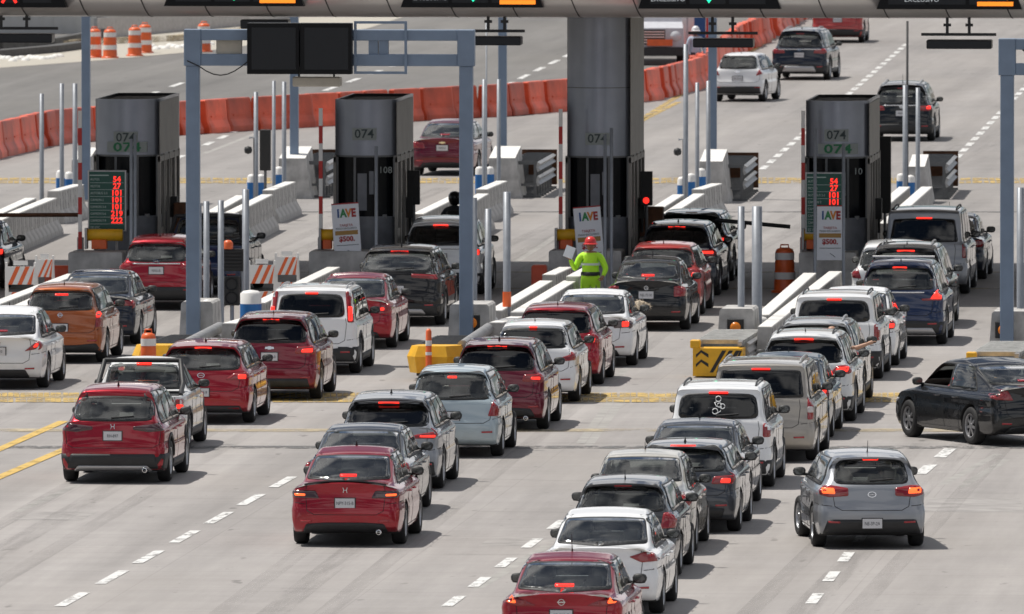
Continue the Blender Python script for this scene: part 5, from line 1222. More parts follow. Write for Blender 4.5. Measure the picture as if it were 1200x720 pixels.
# ---- foreground queue, middle
car(sedan(H=1.47, **{**honda_tl, 'tl': [(.40, .75), (.80, .76), (.83, .87), (.46, .87)], 'litm': 'indicator_lit'}, emb='h', ant='fin', lipsp=1, plate=.68, ptext='NPY-315-B', exhaust=True, glass='window_glass', hmbm='high_lit', bump=[(.3, .24), (.66, .24), (.60, .36), (.3, .38)]), 411, 637, 'red', 'red sedan with dark trunk lip spoiler, lower left of the picture centre', 'sedan', 'car')
car(sedan(W=1.77, H=1.45, alloy='dark_alloy', ant=None, tl=[(.5, .74), (.82, .76), (.84, .92), (.56, .88)], ptext='PKH-88-12'), 424, 605, 'slate', 'dark blue grey sedan squeezed between red sedan and charcoal hatchback', 'sedan')
car(suv(L=4.3, H=1.58, W=1.79, belt=.98, zg=1.06, zt=1.40, clad=False, glass=T, ant='fin', hmbm='brake_lit', hw=.17, tl=[(.30, .86), (.80, .86), (.83, .98), (.5, .93)], lit=[(.55, .885), (.80, .88), (.80, .92), (.55, .91)], rake=.5), 458, 572, 'steel', 'slate grey crossover with a red lit strip above its rear window', 'crossover')
car(hatch(L=3.9, W=1.70, H=1.55, zg=1.0, zt=1.43, rake=.33, belt=.96, win=(1.02, 1.42, .68, .55), lens='red_lens', tl=[(.63, .72), (.82, .72), (.82, 1.02), (.73, 1.02)], tls=(.74, 1.0, .12), lit=None, hmb='in', hmbm='brake_lit', hw=.08, ant=None, mirm='black_plastic', plate=.72, ptext='PUG-11-58', emb=None, bump=None, embz=.9), 533, 534, 'ice_blue', 'pale ice blue hatchback before the yellow crash cushion', 'hatchback')
car(suv(L=4.3, H=1.60, W=1.79, glass=T, ant='fin', hmbm='brake_lit', hw=.17, emb='bowtie', lens='red_lens', lit=[(.62, .92), (.78, .91), (.78, .96), (.62, .96)], clad=False, bump=[(.3, .26), (.70, .26), (.62, .40), (.3, .42)], exhaust=True), 585.5, 502.5, 'wine', 'maroon crossover between the pale blue hatchback and white hatchback', 'crossover')
car(hatch(L=4.0, W=1.69, H=1.50, zg=1.02, zt=1.36, rake=.36, belt=.95, lens='red_lens', tl=[(.62, .78), (.80, .80), (.80, .93), (.52, .84)], tls=(.8, .95, .2), lit=None, hmb='top', hmbm='brake_lit', hw=.07, ant='rod', al=.4, bump=None, emb=None, glass=T, lip=.0), 627, 470.5, 'white', 'white hatchback right behind the maroon crossover', 'hatchback')
car(hatch(L=4.2, W=1.76, H=1.52, ant='rod', al=.4, glass=T, tl=[(.55, .8), (.8, .82), (.82, 1.0), (.62, .97)], zt=1.38), 654, 450, 'red', 'red hatchback hidden behind the white hatchback, below the man in yellow', 'hatchback')
car(sedan(W=1.78, H=1.45, ant='rod', al=.3, tl=[(.48, .76), (.80, .77), (.82, .92), (.50, .90)], lens='smoked_lens', lit=[(.64, .78), (.77, .79), (.77, .89), (.64, .89)], glass='window_glass'), 694, 428, 'white', 'white sedan with a dog looking out of its right window', 'sedan')
car(sedan(W=1.70, H=1.47, L=4.4, emb='vw', tl=[(.56, .70), (.79, .72), (.80, .92), (.56, .92)], lit=None, hmb='bot', hmbm='high_lit', plate=.74, ptext='NJL-72-30', ant='rod', al=.5, bump=None, rake=.72, zg=1.02, zt=1.36), 761, 386, 'black', 'black sedan directly behind the bright red car, right of the man in yellow', 'sedan')
car(hatch(W=1.74, H=1.50, L=4.0, glass='window_glass', ant='rod', al=.5), 778, 368, 'bright_red', 'bright red car ahead of the black sedan', 'hatchback')
car(suv(W=1.84, H=1.60, L=4.5, glass=T, hmbm='brake_lit', hw=.18, garnish=(1.02, .7), plate=.7, bump=[(.3, .24), (.80, .24), (.76, .40), (.3, .42)], ant='fin', lens='red_lens', lit=[(.5, .93), (.80, .92), (.80, .98), (.5, .98)], litm='brake_lit'), 795, 346, 'dark_blue', 'dark blue crossover with a lit tail lamp ahead of the bright red car', 'crossover')
car(suv(W=1.85, H=1.56, L=4.6, glass=T, ant=None), 812, 329, 'black', 'black crossover furthest ahead in the lane right of the tall column', 'crossover')
# ---- left lane
car(suv(L=4.35, H=1.61, W=1.80, zg=1.05, zt=1.42, belt=.96, rake=.46, emb='h', ant='fin', lens='smoked_lens', clad=True, tl=[(.33, .90), (.60, .86), (.84, .88), (.86, 1.02), (.62, .99), (.34, .955)], tls=(.9, 1.02, .25), lit=None, plate=.80, ptext='RH-897', hmb=None, exhaust=True, strip=(.22, .31, .66), bump=[(.3, .24), (.76, .26), (.70, .50), (.3, .50)], refl=None, spoiler=None, embz=.95, lid=.80, lip=.02, top=.62, wr=.16), 138.5, 564, 'red', 'red crossover with black and silver bumper, nearest at the left', 'crossover')
car(spec(style='pickup', L=4.45, W=1.73, H=1.58, zg=.98, zt=1.43, belt=.96, hood=.98, ro=.95, wb=2.7, clad=True, tl=[(.70, .70), (.82, .70), (.82, .92), (.70, .92)], tls=(.70, .92, .12), lit=[(.71, .76), (.81, .76), (.81, .83), (.71, .83)], hmb='top', hmbm='brake_lit', ant=None, plate=.45, ptext='MH-52-9', ws=.52, wl=.75, bump=[(.3, .26), (.80, .26), (.80, .44), (.3, .44)], refl=None, emb=None, lid=.70, lidz=.55, cuts=[2.05]), 165, 527, 'white_pearl', 'white compact pickup truck with black roll bar behind the red crossover', 'pickup_truck', 'pickup truck')
car(hatch(L=4.3, W=1.80, H=1.47, zg=.98, zt=1.33, rake=.42, ant='fin', hmbm='brake_lit', hw=.15, tl=[(.42, .80), (.78, .80), (.82, .93), (.60, .92)], tls=(.82, .93, .28), lit=[(.66, .82), (.80, .82), (.80, .90), (.66, .90)], litm='brake_lit', plate=.58, ptext='NSA-53-9', emb='oval', bump=[(.3, .22), (.75, .22), (.70, .34), (.3, .34)], alloy='alloy', spoiler=1, lip=.1), 241, 495, 'red', 'red hatchback between white pickup truck and maroon crossover', 'hatchback')
car(suv(L=4.3, H=1.60, W=1.80, glass=T, emb='bowtie', ant='rod', al=.5, hmbm='brake_lit', hw=.15, lens='red_lens', lit=[(.58, .90), (.79, .90), (.79, .97), (.60, .96)], plate=.82, ptext='NVE-83-0', clad=False, bump=[(.3, .26), (.74, .26), (.70, .42), (.3, .42)]), 321, 467.5, 'maroon', 'maroon crossover with bright emblem, behind the white off road car', 'crossover')
car(suv(L=4.6, H=1.68, W=1.80, glass=T, rake=.20, win=(1.12, 1.52, .64, .57), zt=1.53, zg=1.10, square=.8, ledge=.93, tl=[(.70, 1.0), (.82, 1.0), (.76, 1.58), (.64, 1.58)], tls=(1.02, 1.5, .16), lens='red_lens', lit=[(.72, 1.03), (.79, 1.03), (.77, 1.30), (.70, 1.30)], rails='silver_trim', hmbm='brake_lit', hw=.12, ant=None, bump=[(.3, .26), (.84, .26), (.74, .54), (.40, .50)], emb=None, top=.80, spoiler=None, lip=.0, plate=.62), 369, 437, 'white', 'white off road car with tall glowing tail lamps and roof rails', 'suv', 'car')
car(sedan(W=1.74, H=1.46, lit=[(.60, .77), (.68, .77), (.68, .83), (.60, .83)], lens='red_lens', tl=[(.56, .70), (.78, .72), (.80, .88), (.58, .88)], ant=None, refl=None), 415, 407, 'red', 'red sedan between white off road car and black coupe like crossover', 'sedan')
car(suv(L=4.7, H=1.62, W=1.90, rake=.75, zg=1.12, zt=1.48, hmbm='high_lit', hw=.18, ant='fin', lens='red_lens', lit=None, tl=[(.30, 1.0), (.84, .96), (.86, 1.05), (.30, 1.08)], tls=(.97, 1.06, .26), strip=(.26, .36, .60), spoiler=None, bump=[(.3, .22), (.84, .22), (.80, .46), (.3, .48)], plate=.76, emb=None, glass='window_glass'), 469, 380.5, 'charcoal_brown', 'black brown coupe like crossover right in front of booth 108', 'crossover')
car(suv(L=4.45, H=1.66, W=1.84, glass=T, ant=None, hmbm='brake_lit', hw=.16, garnish=(1.0, .66), lit=[(.72, .88), (.84, .87), (.84, .98), (.74, .98)], litm='brake_lit', emb=None), 519, 344.5, 'white_pearl', 'white off road car with lit tail lamp between booth 108 and tall column', 'suv')
car(sedan(W=1.74, H=1.50, ant='rod', al=.3, emb='ring', plate=.72, ptext='MRE-10', tl=[(.50, .72), (.72, .76), (.82, .92), (.72, .90)], lit=[(.66, .79), (.74, .80), (.76, .87), (.70, .86)], litm='brake_lit', bump=[(.3, .24), (.60, .24), (.52, .38), (.3, .38)]), 4, 454, 'white', 'white sedan cut by the left edge', 'sedan')
car(hatch(L=4.1, W=1.70, H=1.53, zg=1.04, zt=1.38, ant='rod', al=.4, glass='window_glass', hmb='in', hmbm='high_lit', emb='ring', tl=[(.68, .70), (.80, .72), (.78, 1.05), (.70, 1.03)], tls=(.74, 1.02, .16), lit=[(.69, .90), (.77, .90), (.77, 1.0), (.70, 1.0)], plate=.70, ptext='JKX-40', bump=[(.3, .24), (.80, .24), (.70, .40), (.3, .36)]), 76, 424, 'orange', 'orange hatchback right behind the white sedan at the left edge', 'hatchback')
car(sedan(W=1.80, H=1.46, L=4.6, ant=None, lit=None, tl=[(.40, .80), (.82, .80), (.84, .92), (.44, .90)]), 114, 403, 'dark_blue', 'dark blue sedan between orange hatchback and red crossover', 'sedan')
car(suv(L=4.3, H=1.55, W=1.68, belt=.96, zg=1.03, zt=1.37, top=.66, ant='fin', garnish=(.98, .5), emb='oval', embz=1.02, plate=.84, ptext='NNU-8', lit=None, tl=[(.5, .86), (.78, .86), (.80, 1.0), (.56, .98)], hmb=None, spoiler=None, bump=[(.3, .24), (.80, .24), (.76, .50), (.3, .50)], mirm='black_plastic'), 188, 362, 'red', 'red crossover with chrome strip in front of the leftmost booth', 'crossover')
car(spec(style='pickup', L=5.0, W=1.85, H=1.72, zg=1.08, zt=1.56, belt=1.06, hood=1.1, R=.37, ro=1.1, wb=3.0, glass='window_glass', lit=None, hmb=None, ant=None, ws=.52, wl=.8, emb=None, cuts=[2.3], plate=.6), 243, 344, 'navy', 'navy pickup truck behind the slim poles, between the two left booths', 'pickup_truck', 'pickup truck')
car(sedan(W=1.78, H=1.48, lit=[(.66, .78), (.80, .78), (.81, .88), (.68, .88)]), -35, 338, 'black', 'black sedan with a lit tail lamp at the left edge behind the barricades', 'sedan')
# ---- right queue
car(sedan(W=1.74, H=1.46, emb='ring', ant='rod', al=1.1, ptext='PE-033-E', plate=.70, lens='red_lens', tl=[(.34, .83), (.60, .82), (.74, .86), (.82, .87), (.83, .97), (.74, .97), (.50, .90)], tls=(.86, .97, .24), lit=[(.62, .86), (.74, .87), (.75, .95), (.64, .93)], litm='indicator_lit', exhaust=False, hmbm='brake_lit'), 664, 776, 'red', 'red sedan cut by the bottom edge of the picture', 'sedan')
car(sedan(W=1.75, H=1.47, L=4.5, emb='vw', ant=None, lens='red_lens', tl=[(.42, .86), (.60, .78), (.84, .80), (.84, .93), (.64, .93)], tls=(.80, .93, .2), lit=None, hmb=None, refl=(.62, .42)), 708, 718, 'white', 'bright white sedan behind the red sedan at the bottom edge', 'sedan')
car(hatch(W=1.70, H=1.47, L=4.05, ant='rod', al=.6, glass='window_glass', zt=1.34, tl=[(.58, .74), (.80, .76), (.82, .98), (.62, .98)], lit=None, hmbm='reflector', spoiler=1, emb=None), 733, 674, 'graphite', 'dark grey hatchback behind the bright white sedan', 'hatchback')
car(sedan(W=1.73, H=1.53, L=4.35, ant='rod', al=.5, zg=1.06, zt=1.43, rake=.55, lens='red_lens', tl=[(.64, .76), (.80, .78), (.81, 1.0), (.70, 1.02)], lit=None, hmb=None), 752, 646, 'cream', 'cream white sedan behind the dark grey hatchback', 'sedan')
car(hatch(W=1.78, H=1.42, L=4.3, ant='fin', zg=.98, zt=1.32, rake=.34, hmbm='brake_lit', hw=.20, lens='red_lens', tl=[(.46, .78), (.80, .78), (.83, .92), (.50, .90)], lit=[(.60, .80), (.76, .80), (.76, .87), (.62, .87)], emb=None, spoiler=1, lip=.1), 803, 622, 'slate', 'slate blue hatchback with a red strip lamp, right of the cream sedan', 'hatchback')
car(sedan(W=1.80, H=1.44, ant='fin', lit=[(.55, .79), (.68, .80), (.68, .86), (.56, .86)]), 815, 598, 'slate', 'dark slate sedan behind the white boxy off road car', 'sedan')
rE = car(suv(L=4.45, W=1.80, H=1.73, zg=1.14, zt=1.56, rake=.16, top=.76, belt=1.06, square=.5, glass=T, win=(1.18, 1.55, .66, .60), hmb='top', hmbm='high_lit', hw=.16, tl=[(.74, .86), (.86, .86), (.86, 1.08), (.74, 1.08)], tls=(.86, 1.08, .12), lit=None, rails='black_plastic', ant=None, spoiler=None, emb=None, plate=.74, lip=0), 845, 570, 'white', 'white boxy off road car with a white decal on its rear window', 'suv')
car(suv(style='van', L=4.9, W=1.90, H=1.73, zg=1.10, zt=1.58, rake=.16, top=.78, belt=1.04, square=.5, glass=T, win=(1.13, 1.56, .72, .66), tl=[(.80, .74), (.90, .74), (.89, 1.14), (.80, 1.14)], tls=(.74, 1.14, .08), lit=None, lit2=[([(.80, .86), (.895, .86), (.89, .96), (.80, .96)], 'clear_lens')], rails='galv', hmbm='high_lit', hw=.16, clad=False, spoiler=None, ant=None, bump=None, emb=None, plate=.66, lip=0, ro=1.05, wb=3.0, hood=1.05), 895, 539, 'beige', 'beige minivan behind the white boxy off road car', 'minivan')
car(sedan(W=1.74, H=1.46, ant='rod', al=.3, tl=[(.60, .72), (.80, .74), (.82, .96), (.70, .94)], tls=(.74, .96, .24), lit=[(.66, .80), (.76, .80), (.78, .90), (.68, .90)]), 920, 512, 'teal', 'dark teal sedan half hidden by the beige minivan', 'sedan')
car(suv(L=4.5, W=1.84, H=1.62, zt=1.46, glass=T, rails='black_plastic', ant='rod', al=.3, hmbm='brake_lit', hw=.17, lit=[(.58, .92), (.80, .92), (.82, 1.0), (.62, 1.0)], tl=[(.48, .88), (.84, .88), (.86, 1.05), (.60, 1.02)]), 944, 493, 'white_pearl', 'white crossover with an arm stretched out of its right window', 'crossover')
car(suv(L=4.2, W=1.78, H=1.60, rails='silver_trim', ant=None, hmb=None, glass='window_glass'), 957, 475, 'silver', 'silver car of which mainly the roof shows above the white crossover', 'crossover')
car(suv(L=4.4, W=1.80, H=1.66, zg=1.10, zt=1.52, rake=.12, top=.78, square=.6, belt=1.06, glass=T, win=(1.13, 1.50, .68, .61), tl=[(.76, .76), (.87, .76), (.87, 1.06), (.76, 1.06)], tls=(.76, 1.06, .08), lit=None, hmbm='brake_lit', hw=.14, rails='black_plastic', ant=None, spoiler=None, emb=None, clad=True, bump=[(.3, .26), (.86, .26), (.84, .56), (.3, .56)], plate=.86, lip=0), 980, 443.5, 'white', 'white square backed off road car with black bumper', 'suv')
car(sedan(W=1.74, H=1.50, ant=None, zt=1.38), 1002, 428, 'white', 'white sedan right ahead of the square backed white off road car', 'sedan')
car(suv(L=4.6, W=1.86, H=1.68, glass='window_glass', zg=1.12, zt=1.52, hmbm='brake_lit', hw=.14, tl=[(.44, .94), (.70, .94), (.74, 1.10), (.70, 1.42), (.84, 1.1), (.86, .94), (.84, .90), (.46, .90)], tls=None, lens='red_lens', lit=[(.62, .93), (.84, .93), (.82, 1.10), (.74, 1.10)], litm='brake_lit', ant='rod', al=.2, strip=(.24, .36, .74), garnish=(1.06, .50), spoiler=1, emb=None, plate=.66), 1056, 403, 'navy', 'navy blue off road car with glowing corner lamps', 'suv')
car(suv(L=4.6, W=1.86, H=1.72, rails='silver_trim', hmbm='brake_lit', hw=.18, zt=1.55, ant='rod', al=.3), 1063, 383, 'graphite', 'dark grey off road car with silver roof rails ahead of the navy one', 'suv')
car(hatch(W=1.75, H=1.55, L=4.1, ant=None, lit=None, tl=[(.62, .78), (.82, .80), (.80, 1.02), (.70, 1.0)], lens='red_lens'), 1047, 369, 'white', 'white hatchback peeking out left of the dark grey off road car', 'hatchback')
car(suv(style='van', L=4.9, W=1.92, H=1.86, zg=1.12, zt=1.64, rake=.16, top=.80, belt=1.08, square=.6, glass=T, win=(1.16, 1.62, .72, .64), tl=[(.82, .80), (.90, .80), (.89, 1.10), (.82, 1.10)], tls=(.8, 1.1, .08), lit=None, rails='black_plastic', hmbm='brake_lit', hw=.17, clad=False, spoiler=None, ant=None, bump=None, emb='vw', embz=1.02, plate=.9, ptext='NTR-6', lip=0, ro=1.0, wb=3.0, hood=1.1), 1085, 344, 'van_grey', 'grey van at the head of the right queue', 'van', 'van')
car(sedan(W=1.78, H=1.45, lit=None), 1110, 327, 'dark_blue', 'dark sedan in front of the grey van', 'sedan')
# ---- two turning cars at the right
car(hatch(L=4.05, W=1.735, H=1.48, zg=.98, zt=1.34, rake=.32, belt=.94, glass='window_glass', ant='rod', al=.8, hmbm='brake_lit', hw=.12, win=(1.02, 1.35, .58, .50), lens='red_lens', tl=[(.36, .82), (.66, .80), (.80, .84), (.81, .97), (.62, .98), (.36, .94)], tls=(.84, .97, .24), lit=[(.56, .85), (.76, .86), (.76, .94), (.58, .94)], litm='indicator_lit', plate=.40, ptext='NE-3P-2A', emb='oval', embz=.84, bump=[(.3, .22), (.76, .24), (.68, .46), (.3, .46)], refl=(.58, .42), lid=.60, lidz=.60, alloy='alloy', spoiler=1, lip=.1, wb=2.6, seat='seat_beige'), 1016, 640, 'steel', 'silver grey hatchback driving alone at the lower right', 'hatchback', yaw=8.3, steer=.1)
jet = car(sedan(L=4.65, W=1.78, H=1.47, R=.33, alloy='dark_alloy', tl=[(.46, .80), (.80, .82), (.84, 1.0), (.56, .98)], tls=(.82, 1.0, .36), lit=None, lens='red_lens', ant=None, wb=2.65, zg=1.02, open_window='left'), 1190, 520, 'black', 'black sedan turning across the lanes at the right edge', 'sedan', yaw=27, )
# ---- far cars
car(sedan(W=1.73, H=1.46, L=4.6, emb='bowtie', lit=None, plate=.74, ptext='MXD-3', ant=None, rake=.78), 524, 205, 'wine', 'dark pink red sedan driving away behind the gantry post, beyond the booths', 'sedan', yaw=-3)
car(hatch(W=1.62, H=1.50, L=3.65, wb=2.38, zg=1.02, zt=1.38, rake=.24, ro=.65, glass='window_glass', emb='bowtie', lens='red_lens', tl=[(.56, .80), (.76, .86), (.79, 1.04), (.66, 1.0)], tls=(.86, 1.04, .2), lit=None, hmb=None, ant='rod', al=.3, plate=.72, bump=[(.3, .24), (.72, .26), (.68, .48), (.3, .48)]), 868, 119, 'white', 'small white hatchback driving away beyond the booths', 'hatchback', yaw=-6)
car(suv(W=1.87, H=1.68, L=4.7, glass='window_glass', rails='silver_trim', ant='fin', strip=(.28, .46, .55), garnish=(1.0, .7), lit=None), 940, 93.5, 'dark_blue', 'dark blue off road car driving away behind the small white hatchback', 'suv', yaw=-3)
car(suv(W=1.85, H=1.66, L=4.6, lit=None), 983, 50, 'bright_red', 'red off road car cut off by the canopy edge, furthest away', 'suv')
car(suv(W=1.84, H=1.68, L=4.7, rails='silver_trim', lit=[(.70, .92), (.82, .92), (.82, 1.0), (.72, 1.0)], hmb='top', garnish=(1.02, .5), plate=.8, ptext='NBW-5'), 1058, 165, 'black', 'black off road car driving away behind two slim poles, above the right booth', 'suv')

b = B(); b.tube([(-.62, .95, 1.70), (.62, .95, 1.70)], .022, 6); NAVY = [r for r, _ in CARS if r['label'].startswith('navy blue off')][0]; b.build('white_roof_tube', ['band_white'], NAVY)  # thin white tube laid across the navy car's roof
# decal on the white off road car's window
r, S, bvh = rE
b = B()
def curl(pts, w_=.018):
    o = []
    for x, z_ in pts:
        q = bvh.ray_cast(Vector((x, -9, z_)), Vector((0, 1, 0)))[0]
        if q: o.append(q + Vector((0, -.012, 0)))
    if len(o) > 1: b.tube(o, w_ / 2, 5)
for cx, cz, r0 in ((.0, 1.48, .045), (.07, 1.36, .04), (-.05, 1.28, .045), (.02, 1.38, .035)):
    curl([(cx + r0 * cos(a * .5), cz + r0 * sin(a * .5)) for a in range(13)])
curl([(.0, 1.44), (-.06, 1.42), (-.03, 1.36), (.05, 1.34), (.04, 1.28), (-.03, 1.24)])
b.build('window_decal', ['sticker_white'], r)

# ------------------------------------------------------------------ big white truck facing us
mat('truck_white', (.55, .56, .60), .35, noise=.1); mat('skin', (.30, .15, .09), .6); mat('skin_tan', (.42, .24, .16), .55)
p = G(762, 77); t = thing('delivery_truck', 'white truck facing us on the opposite road, right of the tall column', 'truck', (p.x, p.y, 0), radians(2))
b = B(); b.add([(-1.15, 0, .55), (1.15, 0, .55), (1.15, 2.2, .55), (-1.15, 2.2, .55), (-1.1, .0, 1.25), (1.1, .0, 1.25), (1.05, .55, 1.45), (-1.05, .55, 1.45), (-1.05, .75, 2.3), (1.05, .75, 2.3), (1.05, 2.2, 2.4), (-1.05, 2.2, 2.4), (1.15, 2.2, 1.45), (-1.15, 2.2, 1.45)], [[0, 1, 5, 4], [4, 5, 6, 7], [7, 6, 9, 8], [8, 9, 10, 11], [1, 2, 12, 6, 5], [6, 12, 10, 9], [0, 4, 7, 13, 3], [7, 8, 11, 13], [2, 3, 13, 12], [12, 13, 11, 10]]); b.build('cab', ['truck_white'], t)
b = B(); b.box(-1.2, 1.2, 2.3, 8.5, .8, 3.1, 0, .03); b.build('cargo_box', ['truck_white'], t)
g_ = B(); g_.box(-.5, .5, -.03, .05, .7, 1.2); g_.build('grille', ['black_plastic'], t); g_ = B(); [g_.box(-.48, .48, -.05, -.02, .75 + i * .09, .79 + i * .09) for i in range(5)]; g_.build('grille_bar', ['chrome'], t)
for sg in (-1, 1):
    b = B(); b.lathe([(.001, -.04), (.16, -.03), (.19, .05)], 14); b.v = [Vector((v.x * 1.1, v.z, v.y)) for v in b.v]; b.build('headlight', ['headlamp'], t, (sg * .85, -.02, .98))
    b = B(); b.box(sg * 1.05 - .15, sg * 1.05 + .15, .3, 1.0, 0, .9); wt = B(); wt.lathe([(.30, -.13), (.44, -.12), (.46, 0), (.44, .13), (.30, .13), (.001, .08)], 20, 0, (0, 0, 0), 'x')
    for yy in (1.0, 6.2): wt.build('wheel', ['rubber'], t, (sg * .98, yy, .46)) if yy == 1.0 else link('wheel', t.children[-1].data, t, (sg * .98, yy, .46))
b = B(); b.box(-1.18, 1.18, -.12, .1, .32, .62, 0, .02); b.build('bumper', ['black_plastic'], t); b = B(); b.box(-.1, .75, -.14, -.1, .66, .88, 0); b.build('orange_panel', ['orange_bright'], t)
b = B(); b.add([(-.95, .60, 1.52), (.95, .60, 1.52), (.95, .74, 2.2), (-.95, .74, 2.2)], [[0, 1, 2, 3]]); b.v = [v + Vector((0, -.03, 0)) for v in b.v]; b.build('windshield', ['window_glass'], t)
# blue portable board beyond it
p = G(820, 62); t = thing('portable_board', 'blue and red portable board standing behind the orange barriers', 'board', (p.x, p.y, 0)); b = B(); b.box(-.55, .2, -.04, .04, .5, 1.5, 0); b.build('board_face', ['ink_blue'], t); b = B(); b.box(.22, .5, -.05, .04, .3, 1.5, 0); b.build('red_panel', ['red_band'], t); b = B(); [b.tube([(x, 0, 0), (x, 0, .5)], .03, 6) for x in (-.4, .3)]; b.build('leg', ['galv'], t)

# ------------------------------------------------------------------ people
def skin_body(name, joints, edges, mats, parent=None, loc=(0, 0, 0), sub=1, zones=None):
    me = bpy.data.meshes.new(name); me.from_pydata([j[0] for j in joints], edges, []); o = bpy.data.objects.new(name, me); COL.objects.link(o)
    md = o.modifiers.new('s', 'SKIN'); md.use_smooth_shade = True
    for i, j in enumerate(joints): r = j[1] if isinstance(j[1], tuple) else (j[1], j[1]); me.skin_vertices[0].data[i].radius = r
    me.skin_vertices[0].data[0].use_root = True
    m2 = o.modifiers.new('u', 'SUBSURF'); m2.levels = sub; m2.render_levels = sub
    bpy.context.view_layer.update(); dg = bpy.context.evaluated_depsgraph_get(); nm = bpy.data.meshes.new_from_object(o.evaluated_get(dg)); bpy.data.objects.remove(o)
    nm.materials.clear()
    for m in mats: nm.materials.append(MC[m])
    for pl in nm.polygons:
        pl.use_smooth = True; pl.material_index = zones(pl.center) if zones else 0
    return link(name, nm, parent, loc)
mat('hi_vis', (.48, .88, .03), .7, noise=.12, nscale=5); mat('helmet_red', (.60, .03, .03), .3); mat('belt_black', (.02, .02, .02), .6); mat('paper', (.75, .78, .82), .6)
mat('shirt_pale', (.42, .48, .58), .8); mat('trousers_dark', (.03, .035, .05), .8); mat('helmet_white', (.7, .7, .72), .3); mat('helmet_black', (.01, .01, .012), .2); mat('jacket_dark', (.03, .035, .045), .8)
def hand(fingers_dir, palm, side, parent, m='skin', curl=.25):
    """palm with four unequal fingers and a thumb leaving its side"""
    d = Vector(fingers_dir).normalized(); s_ = Vector(side).normalized(); n = d.cross(s_); P = Vector(palm)
    J = [(tuple(P), (.028, .022)), (tuple(P + d * .045), (.036, .018)), (tuple(P + d * .085), (.036, .015))]; E = [(0, 1), (1, 2)]; b = B()
    for i, L in enumerate((.070, .080, .074, .058)):
        o = P + d * .08 + s_ * (-.030 + .020 * i); b.tube([o, o + d * L * .45, o + d * L * .8 + n * L * curl, o + d * L * .9 + n * L * curl * 1.8], [.0095, .009, .0085, .007], 6)
    o = P + d * .025 - s_ * .03; b.tube([o, o - s_ * .03 + d * .025, o - s_ * .04 + d * .06 + n * .01], [.012, .011, .009], 6)
    b.tube([P - d * .02, P + d * .03, P + d * .085], [.027, .036, .036], 8)
    b.build('hand', [m], parent)
def person(label, p, rz, top, legs, pose, scale=1.0, headgear=None, name='person', group=None, belt=False, skinm='skin'):
    t = thing(name, label, 'person', (p.x, p.y, 0), rz, group); t.scale = (scale,) * 3
    A = pose; J = [((0, 0, .96), (.19, .14)), ((0, 0, 1.12), (.18, .13)), ((0, 0, 1.32), (.205, .14)), ((0, 0, 1.44), (.14, .10)), ((0, 0, 1.52), (.058, .058)),
         ((-.21, 0, 1.40), .085), (A['re'], .068), (A['rh'], .042), ((.21, 0, 1.40), .085), (A['le'], .068), (A['lh'], .042),
         ((-.11, 0, .88), (.12, .125)), (A['rk'], .09), (A['ra'], .068), ((.11, 0, .88), (.12, .125)), (A['lk'], .09), (A['la'], .068)]
    J += [(tuple(Vector(A['ra']) + Vector((-.01, -.16, -.05))), (.045, .03)), (tuple(Vector(A['la']) + Vector((.01, -.16, -.05))), (.045, .03))]
    E = [(0, 1), (1, 2), (2, 3), (3, 4), (3, 5), (5, 6), (6, 7), (3, 8), (8, 9), (9, 10), (0, 11), (11, 12), (12, 13), (0, 14), (14, 15), (15, 16), (13, 17), (16, 18)]
    def zone(c): 
        if c.z < .11: return 3
        if c.z > 1.49: return 2
        return 0 if c.z > .95 or abs(c.x) > .24 else 1
    skin_body('body', J, E, [top, legs, skinm, 'belt_black'], t, zones=zone)
    # head with face
    h = B(); prof = [(.001, -.125), (.045, -.115), (.068, -.08), (.078, -.03), (.084, .02), (.082, .06), (.062, .10), (.03, .118), (.001, .122)]
    h.lathe(prof, 16, 0, (0, 0, 0), 'z', True, 1.18); h.tube([(0, -.095, .012), (0, -.118, -.018), (0, -.098, -.028)], [.010, .015, .010], 6)
    for sg in (-1, 1): h.tube([(sg * .082, 0, .02), (sg * .092, .012, 0), (sg * .082, .006, -.03)], [.010, .014, .008], 6)
    hd = h.build('head', [skinm], t, (0, -.015, 1.645)); e = B()
    for sg in (-1, 1): e.lathe([(.001, -.004), (.011, 0), (.001, .004)], 8, 0, (sg * .032, -.094, .01), 'z')
    e.box(-.025, .025, -.097, -.09, -.062, -.056); e.build('face', ['belt_black'], hd)
    if headgear:
        b = B(); R_ = .125; b.lathe([(R_ * 1.02, -.01), (R_, .03), (R_ * .9, .08), (R_ * .6, .125), (R_ * .25, .143), (.001, .146)], 18, 0, (0, 0, 0), 'z', True, 1.12); b.lathe([(R_, -.01), (R_ * 1.25, -.022), (R_ * 1.25, -.012), (R_, .004)], 18, 0, (0, -.02, 0), 'z', False, 1.15); b.build('helmet', [headgear], t, (0, -.01, 1.68))
    else:
        b = B(); b.lathe([(.088, -.03), (.094, .04), (.080, .10), (.03, .132), (.001, .134)], 14, 0, (0, .012, 0), 'z', True, 1.15); b.build('hair', ['belt_black'], t, (0, 0, 1.645))
    if belt: b = B(); b.lathe([(.200, 1.0), (.206, 1.02), (.204, 1.07), (.190, 1.08)], 18, 0, (0, 0, 0), 'z', True, .76); b.build('belt', ['belt_black'], t)
    for k, e_, sd in (('rh', 're', -1), ('lh', 'le', 1)):
        d = Vector(A[k]) - Vector(A[e_]); hand(d, Vector(A[k]), (1, 0, .2) if abs(d.normalized().x) < .8 else (0, 1, 0), t, skinm)
    return t
stand = dict(re=(-.27, -.02, 1.13), rh=(-.28, -.12, .90), le=(.27, -.02, 1.13), lh=(.28, -.12, .90), rk=(-.11, -.03, .49), ra=(-.12, 0, .09), lk=(.11, -.03, .49), la=(.12, 0, .09))
p = G(692, 379)
